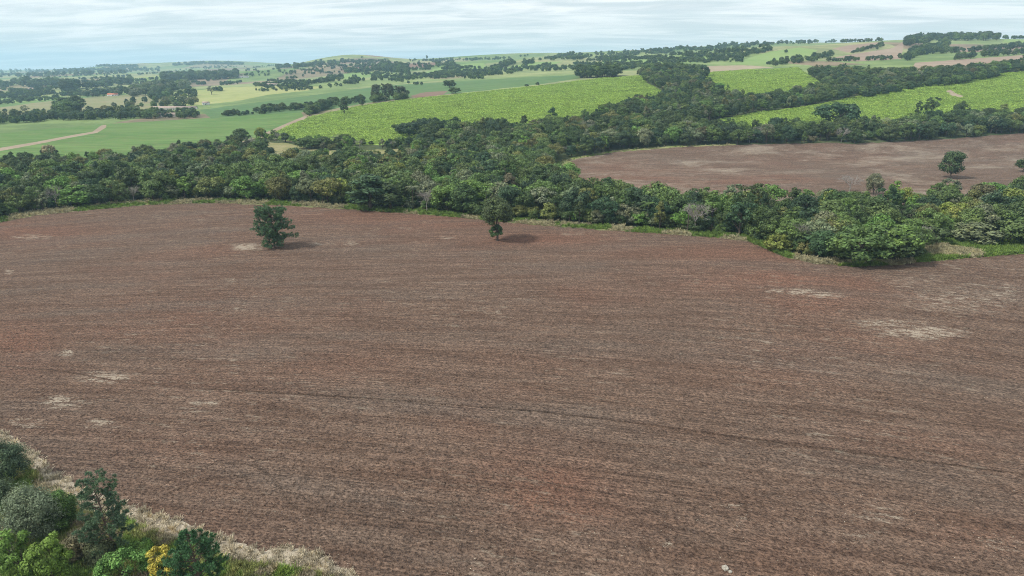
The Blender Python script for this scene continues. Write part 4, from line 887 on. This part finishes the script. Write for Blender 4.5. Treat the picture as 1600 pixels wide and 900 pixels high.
# clods and straw lying on the near soil: real relief
def in_field(X, Y):
    a, b, _ = proj(X, Y, gz(X, Y)); return np.isin(region_of(a, b), idx['ploughed_field']) & (a > -60) & (a < 1660) & (b < 960)
def clods(name, n, smin, smax, ymax, mat, label, clump=None, flat=.75):
    Y = 60 + (ymax - 60) * fr.random(n) ** 1.35; X = fr.uniform(-.98, .98, n) * Y
    k = in_field(X, Y)
    if clump is not None: k &= fr.random(n) < clump(X, Y)
    X, Y = X[k], Y[k]; n = len(X); s = fr.uniform(smin, smax, n) * fr.uniform(.6, 1.2, n)
    O = np.array([(1, 0, 0), (0, 1, 0), (-1, 0, 0), (0, -1, 0), (0, 0, 1)], float); T = np.array([(0, 1, 4), (1, 2, 4), (2, 3, 4), (3, 0, 4)])
    J = 1 + fr.uniform(-.4, .4, (n, 5, 1)); a = fr.uniform(0, 6.28, n); ca, sa = np.cos(a)[:, None], np.sin(a)[:, None]
    V = O[None] * J * s[:, None, None]; V[:, :, 2] *= flat; V[:, 4, :2] += fr.uniform(-.4, .4, (n, 2)) * s[:, None]
    el = fr.uniform(.8, 1.9, n)[:, None]; x_, y_ = V[:, :, 0] * el, V[:, :, 1] / el; V[:, :, 0], V[:, :, 1] = x_ * ca - y_ * sa, x_ * sa + y_ * ca
    V += np.stack([X, Y, gz(X, Y) - .015], 1)[:, None, :]
    Fq = (T[None] + (np.arange(n) * 5)[:, None, None]).reshape(-1, 3)
    link(name, mesh_from(name, V.reshape(-1, 3), Fq, [mat]), None, None, label, name.replace('_', ' '), None, 'stuff')
def rowcl(X, Y):
    v = Y + .2 * X * np.clip((240 - Y) / 145, 0, 1) + .0008 * X * X
    return .25 + .75 * vnoise(X * .05, v, 1.1, 6)
clods('soil_clods', 130000, .08, .26, 185, MAT['ploughed_field'], 'clods of brown soil strewn over the near ploughed field', rowcl)
sm, nt = new_mat('straw'); g = N(nt, 'ShaderNodeNewGeometry').outputs['Random Per Island']
finish(nt, ramp(nt, g, [(0, (.25, .21, .165)), (.5, (.40, .35, .27)), (1, (.52, .47, .37))]), .8)
def strawcl(X, Y):
    a, b, _ = proj(X, Y, gz(X, Y)); return np.clip(.05 + .30 * vnoise(X * .2, Y, 3.0, 9) ** 3 + 1.2 * blobs(a, b, STRAW), 0, 1)
clods('straw_residue', 110000, .035, .10, 215, sm, 'pale straw and stubble scraps scattered on the ploughed field', strawcl, .45)

# wheel ruts: a pressed channel between two low ridges
def rut(pts, label, wid=.42, hh=.13, mat='faint_rut'):
    d = []
    for a, b in zip(pts[:-1], pts[1:]):
        n = max(2, int(np.hypot(b[0] - a[0], b[1] - a[1]) / 6)); d += [(a[0] + (b[0] - a[0]) * k / n, a[1] + (b[1] - a[1]) * k / n) for k in range(n)]
    d.append(pts[-1]); d = np.array(d)
    for _ in range(6): d[1:-1] = (d[:-2] + 2 * d[1:-1] + d[2:]) / 4
    G = np.array([ground(x, y) for x, y in d]); T = np.gradient(G[:, :2], axis=0); T /= np.linalg.norm(T, axis=1, keepdims=True); Nn = np.stack([-T[:, 1], T[:, 0]], 1)
    offs = [(-1.0, -.03), (-.62, 1.0), (-.30, .12), (.30, .12), (.62, 1.0), (1.0, -.03)]
    V = np.array([[(*(G[i, :2] + Nn[i] * (o * wid + fr.normal(0, .03))), G[i, 2] + z_ * hh * (fr.uniform(.6, 1.3) if z_ > .5 else 1)) for o, z_ in offs] for i in range(len(G))]).reshape(-1, 3)
    Fq = [[i * 6 + k, i * 6 + k + 1, i * 6 + k + 7, i * 6 + k + 6] for i in range(len(G) - 1) for k in range(5)]
    o = link('wheel_rut', mesh_from('wheel_rut', V, np.array(Fq), [MAT[mat]]), kind='structure'); o['label'] = label
rut([(180, 596), (260, 603), (420, 613.5)], 'faint left part of the long wheel rut', .3, .08)
rut([(420, 613.5), (560, 621), (700, 632), (850, 644), (1000, 662), (1200, 690), (1400, 716), (1600, 741), (1720, 757)], 'long wheel rut running across the ploughed field to the right edge', .27, .13, 'rut')
rut([(225, 795), (262, 770), (310, 752), (362, 742), (400, 748)], 'lower curved wheel rut of the turning place', .3, .08)
rut([(250, 760), (300, 733), (350, 722), (402, 728), (432, 752), (448, 782), (492, 815)], 'upper curved wheel rut of the turning place', .3, .08)
rut([(480, 795), (580, 808), (680, 818), (780, 830)], 'short straight wheel rut below the turning place', .3, .07)
rut([(560, 846), (640, 862), (690, 880), (730, 900)], 'wheel rut leaving through the bottom edge', .3, .08)
rut([(300, 680), (500, 690), (700, 707), (900, 730), (1100, 760)], 'faint wheel rut below the long one, left of centre', .25, .06)
rut([(620, 722), (800, 745), (1000, 780), (1150, 812)], 'faint wheel rut in the lower middle of the field', .25, .06)
rut([(1000, 612), (1200, 630), (1400, 652), (1620, 676)], 'faint wheel rut above the long one at right', .25, .06)
rut([(0, 572), (100, 580), (190, 597)], 'faint wheel rut at the left picture edge', .3, .08)

# pale stones near the bottom edge
pm, nt = new_mat('pale_stone'); P_ = N(nt, 'ShaderNodeTexCoord').outputs['Object']; nn = noise(nt, P_, 3, 5, .6)
finish(nt, mixc(nt, mrange(nt, nn, .3, .7), C4((.24, .22, .18)), C4((.42, .39, .33))), .9, nn, .7, .1)
import bmesh
for bx, by, s, lab in [(1133, 889, .46, 'larger pale stone lying near the bottom edge of the field'), (1141, 894, .26, 'smaller pale stone right beside the larger one near the bottom edge')]:
    bm = bmesh.new(); bmesh.ops.create_icosphere(bm, subdivisions=2, radius=s); r = np.random.default_rng(int(bx))
    for v in bm.verts: v.co *= r.uniform(.8, 1.15); v.co.z *= .7
    me = bpy.data.meshes.new('pale_stone'); bm.to_mesh(me); bm.free(); me.materials.append(pm); x, y, z = ground(bx, by); link('pale_stone', me, None, (x, y, z + s * .3), lab, 'stone')

# ------------------------------------------------------------------ farm buildings in the distance
def flat_mat(name, c, c2):
    m, nt = new_mat(name); P = N(nt, 'ShaderNodeTexCoord').outputs['Object']; finish(nt, mixc(nt, mrange(nt, noise(nt, P, .6, 4, .6), .35, .65), C4(c), C4(c2)), .85); return m
ROOF = flat_mat('roof_red_tile', (.42, .135, .075), (.50, .20, .12)); ROOFG = flat_mat('roof_weathered', (.30, .235, .20), (.38, .30, .26)); WALL = flat_mat('wall_plaster', (.62, .58, .52), (.74, .70, .64)); DARK = flat_mat('opening_dark', (.03, .03, .035), (.05, .05, .055)); WHITE = flat_mat('wall_white', (.74, .74, .72), (.8, .8, .78))
def box(a, b):
    x0, y0, z0 = a; x1, y1, z1 = b; V = np.array([(x, y, z) for z in (z0, z1) for x, y in ((x0, y0), (x1, y0), (x1, y1), (x0, y1))]); return V, np.array([(3, 2, 1, 0), (4, 5, 6, 7), (0, 1, 5, 4), (1, 2, 6, 5), (2, 3, 7, 6), (3, 0, 4, 7)])
def house(bx, by, wpx, wall_h, depth, roofm, wallm, label, rot=0.0, nwin=2, ridge=1.6, name='farm_house', cat='house'):
    X, Y, Z = ground(bx, by); Wd = wpx * Y / F
    e = link(name, None, None, (X, Y, Z), label, cat); e.rotation_euler = (0, 0, rot)
    hw, hd = Wd / 2, depth / 2
    V, Fq = box((-hw, -hd, -.6), (hw, hd, wall_h)); link('wall', mesh_from('wall', V, Fq, [wallm]), e)
    o = .5; V = np.array([(-hw - o, -hd - o, wall_h - .1), (hw + o, -hd - o, wall_h - .1), (hw + o, 0, wall_h + ridge), (-hw - o, 0, wall_h + ridge), (hw + o, hd + o, wall_h - .1), (-hw - o, hd + o, wall_h - .1)]); V = np.concatenate([V, V + (0, 0, .18)])
    Fq = np.array([(3, 2, 1, 0), (5, 4, 2, 3), (6, 7, 8, 9), (9, 8, 10, 11), (0, 1, 7, 6), (4, 5, 11, 10), (1, 2, 8, 7), (2, 4, 10, 8), (3, 0, 6, 9), (5, 3, 9, 11)]); link('roof', mesh_from('roof', V, Fq, [roofm]), e)
    V = np.array([(-hw, -hd, wall_h), (-hw, hd, wall_h), (-hw, 0, wall_h + ridge - .15), (hw, -hd, wall_h), (hw, hd, wall_h), (hw, 0, wall_h + ridge - .15)]); link('gable', mesh_from('gable', V, np.array([(0, 2, 1), (3, 4, 5)]), [wallm]), e)
    V, Fq = box((-.5, -hd - .05, 0), (.5, -hd + .1, 2.1)); link('door', mesh_from('door', V, Fq, [DARK]), e)
    for k in range(nwin):
        xx_ = -hw + (k + .5) * Wd / nwin; xx_ += 1.6 if abs(xx_) < 1.4 else 0
        V, Fq = box((xx_ - .6, -hd - .04, 1.0), (xx_ + .6, -hd + .1, 2.0)); link('window', mesh_from('window', V, Fq, [DARK]), e)
house(177, 150, 14, 2.9, 9, ROOF, WHITE, 'white farmhouse with red tiled roof among trees at left', .2, 3, 2.2)
house(55, 140.5, 17, 3.0, 12, ROOFG, WALL, 'long low building with pinkish roof at far left', .1, 4, 2.0, 'farm_shed', 'shed')
house(426, 134, 16, 3.0, 8, ROOFG, WALL, 'low farmhouse with dull reddish roof on the yellow pasture edge', -.1, 3, 1.8)
house(274, 172, 62, 3.0, 10, ROOFG, WALL, 'upper of two long poultry sheds with weathered pinkish roof', .10, 10, 2.0, 'poultry_shed', 'shed')
house(266, 183, 42, 3.0, 10, ROOFG, WALL, 'lower of two long poultry sheds with weathered pinkish roof', .10, 7, 2.0, 'poultry_shed', 'shed')
house(322, 164, 9, 3.2, 6, ROOFG, WHITE, 'small white hut at the end of the sheds', .1, 2, 1.5, 'hut', 'hut')
house(380, 121.5, 16, 4.5, 14, ROOFG, WHITE, 'pale low farm building far off on the left plain', 0, 3, 1.5, 'farm_shed', 'shed')

# ------------------------------------------------------------------ air: thin blue haze round the camera and the whole land
hm, nt = new_mat('haze_air')
vol = N(nt, 'ShaderNodeVolumePrincipled', {'Color': (0.50, 0.77, 1.0, 1), 'Density': 0.00011, 'Anisotropy': 0.2})
nt.links.new(vol.outputs[0], N(nt, 'ShaderNodeOutputMaterial').inputs['Volume'])
zmin = float(a3[:, 2].min()) - 1.5; zmax = float(a3[:, 2].max()) + 45
V, Fq = box((-27000, -60, zmin), (27000, 14500, zmax)); link('haze', mesh_from('haze', V, Fq, [hm]), None, None, 'thin blue haze lying over the far land', 'haze', None, 'stuff')
